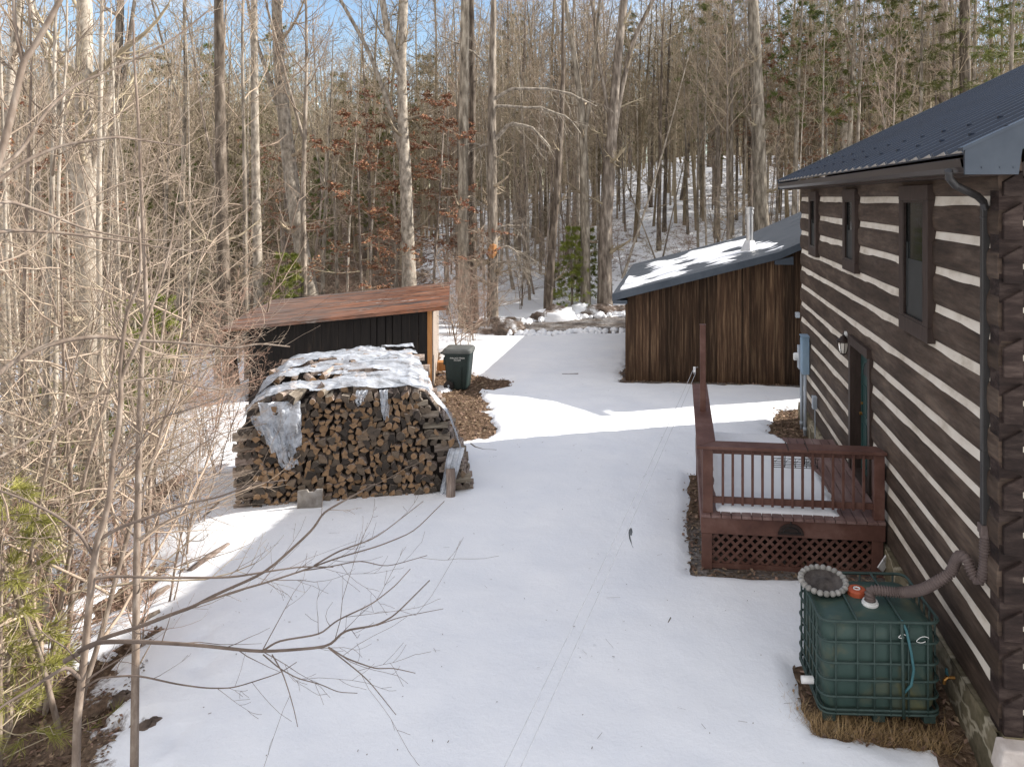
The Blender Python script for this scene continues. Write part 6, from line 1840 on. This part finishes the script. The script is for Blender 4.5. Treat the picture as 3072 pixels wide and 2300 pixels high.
for (a, b, c_, d_, n) in ((1.25, 2.65, 7.70, 8.02, 1700), (1.05, 1.3, 7.8, 8.3, 150), (2.0, 2.9, 6.75, 7.2, 600), (-7.6, -6.4, 19.6, 20.5, 500), (-6.9, -5.9, 18.6, 19.8, 250)):
    for i in range(n):
        x, y = r_.uniform(a, b), r_.uniform(c_, d_); z = H(x, y); az = r_.uniform(0, 6.28); L = r_.uniform(.07, .21)
        d = np.array([math.cos(az) * .8, math.sin(az) * .8, r_.uniform(.25, 1.0)]) * L; s_ = np.array([-math.sin(az), math.cos(az), 0]) * .0022
        o = np.array([x, y, z]); vs += [o - s_, o + s_, o + d + s_ * .3 - (0, 0, .01), o + d - s_ * .3 - (0, 0, .01)]
g_ = TM(); g_.quads(vs); tag(g_.build('dry_grass', 'dry_grass', smooth=False), 'flattened dry grass around the tank and the shed', 'grass', kind='stuff')


def lump(name, label, cat, p, s, mat, seed, mats2=None, squash=.6):
    r_ = np.random.RandomState(seed); n, m = 22, 12; mb = MB(); v = []
    for j in range(m + 1):
        th = PI * j / m * .62
        for i in range(n):
            a = 2 * PI * i / n; nx_, ny_, nz_ = math.sin(th) * math.cos(a), math.sin(th) * math.sin(a), math.cos(th)
            k = 1 + .28 * float(fbm(np.array([nx_ * 2.2 + seed]), np.array([ny_ * 2.2 + nz_]), seed, 4)[0]) + .10 * r_.randn() * .5
            v.append((p[0] + nx_ * s[0] * k, p[1] + ny_ * s[1] * k, p[2] + (nz_ - .0) * s[2] * k))
    f = []
    for j in range(m):
        for i in range(n):
            f.append((j * n + i, (j + 1) * n + i, (j + 1) * n + (i + 1) % n, j * n + (i + 1) % n))
    mb.add(v, f)
    if mats2:
        nn_ = fbm(np.array([q[0] for q in v]) * 1.5, np.array([q[2] for q in v]) * 2.5 + np.array([q[1] for q in v]), seed + 3, 3)
        mb.m = [1 if nn_[ff[0]] > mats2 else 0 for ff in f]
    return tag(mb.build(name, [mat, 'snow'], smooth=True), label, cat)


for px, py, s, mat, th_, lb in ((1485, 1000, (1.35, .9, .85), 'debris', .12, 'brown debris heap flecked with snow at the left end of the gravel'), (1556, 975, (.45, .4, .42), 'debris', -.2, 'small white snow lump between the two debris heaps'), (1655, 958, (1.15, .8, .75), 'debris', -.12, 'white ploughed snow heap in the middle of the gravel edge'), (1738, 942, (.62, .5, .72), 'debris', -.35, 'bright rounded snow lump beside the dark heap'), (1795, 943, (1.0, .7, .62), 'debris', .2, 'dark twiggy heap near the garage corner'), (1860, 935, (.8, .6, .4), 'debris', .3, 'low leafy heap right by the garage corner')):
    g, zc = GT(px, py); lump('snow_heap', lb, 'heap', (g.x, g.y + .3, g.z - .1), (s[0], s[1], s[2] * .8), mat, int(px), None if th_ > 0 else th_)
rs = np.random.RandomState(8)
vs = MB()
for i in range(150):
    t = rs.rand(); x = -6.8 + t * 5.2; side = rs.choice([-1, 1], p=[.62, .38]); yc = 31.6 + .36 * (x + 3.0) * (x < -3) + .30 * (x + 3.0) * (x >= -3)
    y = yc + side * (1.75 - .5 * float(sst(-4.5, -7.2, x))) + rs.normal(0, .14); s_ = rs.uniform(.05, .16); c_ = np.array([x, y, H(x, y) + s_ * .5]); n = 6
    vs.lathe([(0, s_ * .9), (s_ * .8, s_ * .55), (s_ * 1.1, 0), (s_ * .8, -s_ * .7)], 7, tuple(c_), fn=lambda a, i_: 1 + .3 * math.sin(a * 2 + x * 9))
tag(vs.build('snow_clods', 'snow', smooth=True), 'clods of ploughed snow along the edge of the gravel', 'snow', kind='stuff')
for i, (px, py, qx, qy, r0, lb) in enumerate(((570, 1727, 686, 1648, .075, 'weathered grey fallen log on the bank left of the panel'), (452, 1816, 508, 1778, .085, 'short dark log sunk in the snow beside the straight sapling'), (420, 1880, 480, 1845, .035, 'thin tan fallen branch crossing behind the straight sapling'), (590, 1590, 655, 1520, .05, 'dark fallen branch near the left end of the woodpile'))):
    a, b = GT(px, py)[0], GT(qx, qy)[0]; mb = MB(); mb.tube([a + Vector((0, 0, .03)), a.lerp(b, .5) + Vector((0, 0, .07)), b + Vector((0, 0, .06))], [r0, r0 * .9, r0 * .7], 9); tag(mb.build('fallen_log', 'log_side', smooth=True), lb, 'fallen log')
for px, py, s, mat, th_, lb in ((609, 2098, .10, 'debris', None, 'small brown leafy clump alone on the snow'), (735, 1568, .16, 'rock', -.05, 'snow capped stump near the left foot of the woodpile'), (455, 2200, .17, 'debris', None, 'clump of brown leaves at the foot of the straight sapling'), (380, 2110, .16, 'debris', None, 'dark leafy mound left of the straight sapling'), (440, 1945, .09, 'rock', None, 'dark stone in the snow beyond the reaching branch')):
    g = GT(px, py)[0]; lump('ground_clump', lb, 'clump', (g.x, g.y, g.z + .0), (s, s * .8, s * .75), mat, int(px) + 7, th_)
for i, (pth, lb) in enumerate((([(1412, 1342), (1425, 1352), (1450, 1360), (1490, 1362)], 'dark curved stick on the snow right of the woodpile'), ([(1686, 1130), (1705, 1130), (1735, 1129)], 'thin stick lying in the shaded middle of the snow drive'), ([(2012, 1872), (2008, 1880), (2004, 1888)], 'tiny dark twig on the snow left of the tank'))):
    mb = MB(); mb.tube([GT(a, b)[0] + Vector((0, 0, .085)) for a, b in pth], .014 if i < 2 else .007, 5); tag(mb.build('stick', 'bark_dark'), lb, 'stick')
# ------------------------------------------------------------------ light, sky, camera
SUN_EL, SUN_AZ = R(30.5), R(21)          # azimuth counter-clockwise from +X
sd = Vector((math.cos(SUN_AZ) * math.cos(SUN_EL), math.sin(SUN_AZ) * math.cos(SUN_EL), math.sin(SUN_EL)))
sl_ = bpy.data.lights.new('sun', 'SUN'); sl_.energy = 5.0; sl_.angle = R(.5); sl_.color = (1.0, .94, .86)
so = bpy.data.objects.new('sun', sl_); COL.objects.link(so)
so.rotation_euler = sd.to_track_quat('Z', 'Y').to_euler(); so.location = sd * 60
w = bpy.data.worlds.new('World'); scene.world = w; w.use_nodes = True
nt = w.node_tree; bg = nt.nodes['Background']
sky = nt.nodes.new('ShaderNodeTexSky'); sky.sky_type = 'NISHITA'; sky.sun_disc = False
sky.sun_elevation = SUN_EL; sky.sun_rotation = PI / 2 - SUN_AZ; sky.air_density = 1.0; sky.dust_density = .6; sky.ozone_density = 1.6
tc = nt.nodes.new('ShaderNodeTexCoord'); mp = nt.nodes.new('ShaderNodeMapping'); mp.inputs['Scale'].default_value = (1, 1, 3.2)
nt.links.new(tc.outputs['Generated'], mp.inputs[0])
nz = nt.nodes.new('ShaderNodeTexNoise'); nz.inputs['Scale'].default_value = 2.3; nz.inputs['Detail'].default_value = 7; nz.inputs['Roughness'].default_value = .6
nt.links.new(mp.outputs[0], nz.inputs['Vector'])
sx = nt.nodes.new('ShaderNodeSeparateXYZ'); nt.links.new(tc.outputs['Generated'], sx.inputs[0])
ma = nt.nodes.new('ShaderNodeMath'); ma.operation = 'MULTIPLY_ADD'          # unseen cloud overhead and south, added to whiten the fill light in shade
nt.links.new(sx.outputs['Y'], ma.inputs[0]); ma.inputs[1].default_value = -.23; nt.links.new(nz.outputs['Fac'], ma.inputs[2])
mr = nt.nodes.new('ShaderNodeMapRange'); nt.links.new(ma.outputs[0], mr.inputs['Value'])
mr.inputs['From Min'].default_value = .30; mr.inputs['From Max'].default_value = .60; mr.inputs['To Max'].default_value = .9
mx = nt.nodes.new('ShaderNodeMix'); mx.data_type = 'RGBA'
nt.links.new(mr.outputs[0], mx.inputs[0]); nt.links.new(sky.outputs[0], mx.inputs[6]); mx.inputs[7].default_value = (6.5, 6.3, 6.25, 1)
nt.links.new(mx.outputs[2], bg.inputs['Color']); bg.inputs['Strength'].default_value = .125

cam = bpy.data.cameras.new('camera'); co = bpy.data.objects.new('camera', cam); COL.objects.link(co)
co.location = (0, 0, CH); co.rotation_euler = (R(90), 0, TH)
cam.sensor_width = 36; cam.lens = 36 * F / 3072
cam.shift_x = (1536 - CX) / 3072; cam.shift_y = (CY - 1150) / 3072
cam.clip_start = .1; cam.clip_end = 1000
scene.camera = co
scene.view_settings.view_transform = 'Standard'; scene.view_settings.look = 'None'
scene.view_settings.exposure = .78; scene.view_settings.gamma = 1
scene.cycles.max_bounces = 6; scene.cycles.diffuse_bounces = 3; scene.cycles.transparent_max_bounces = 12
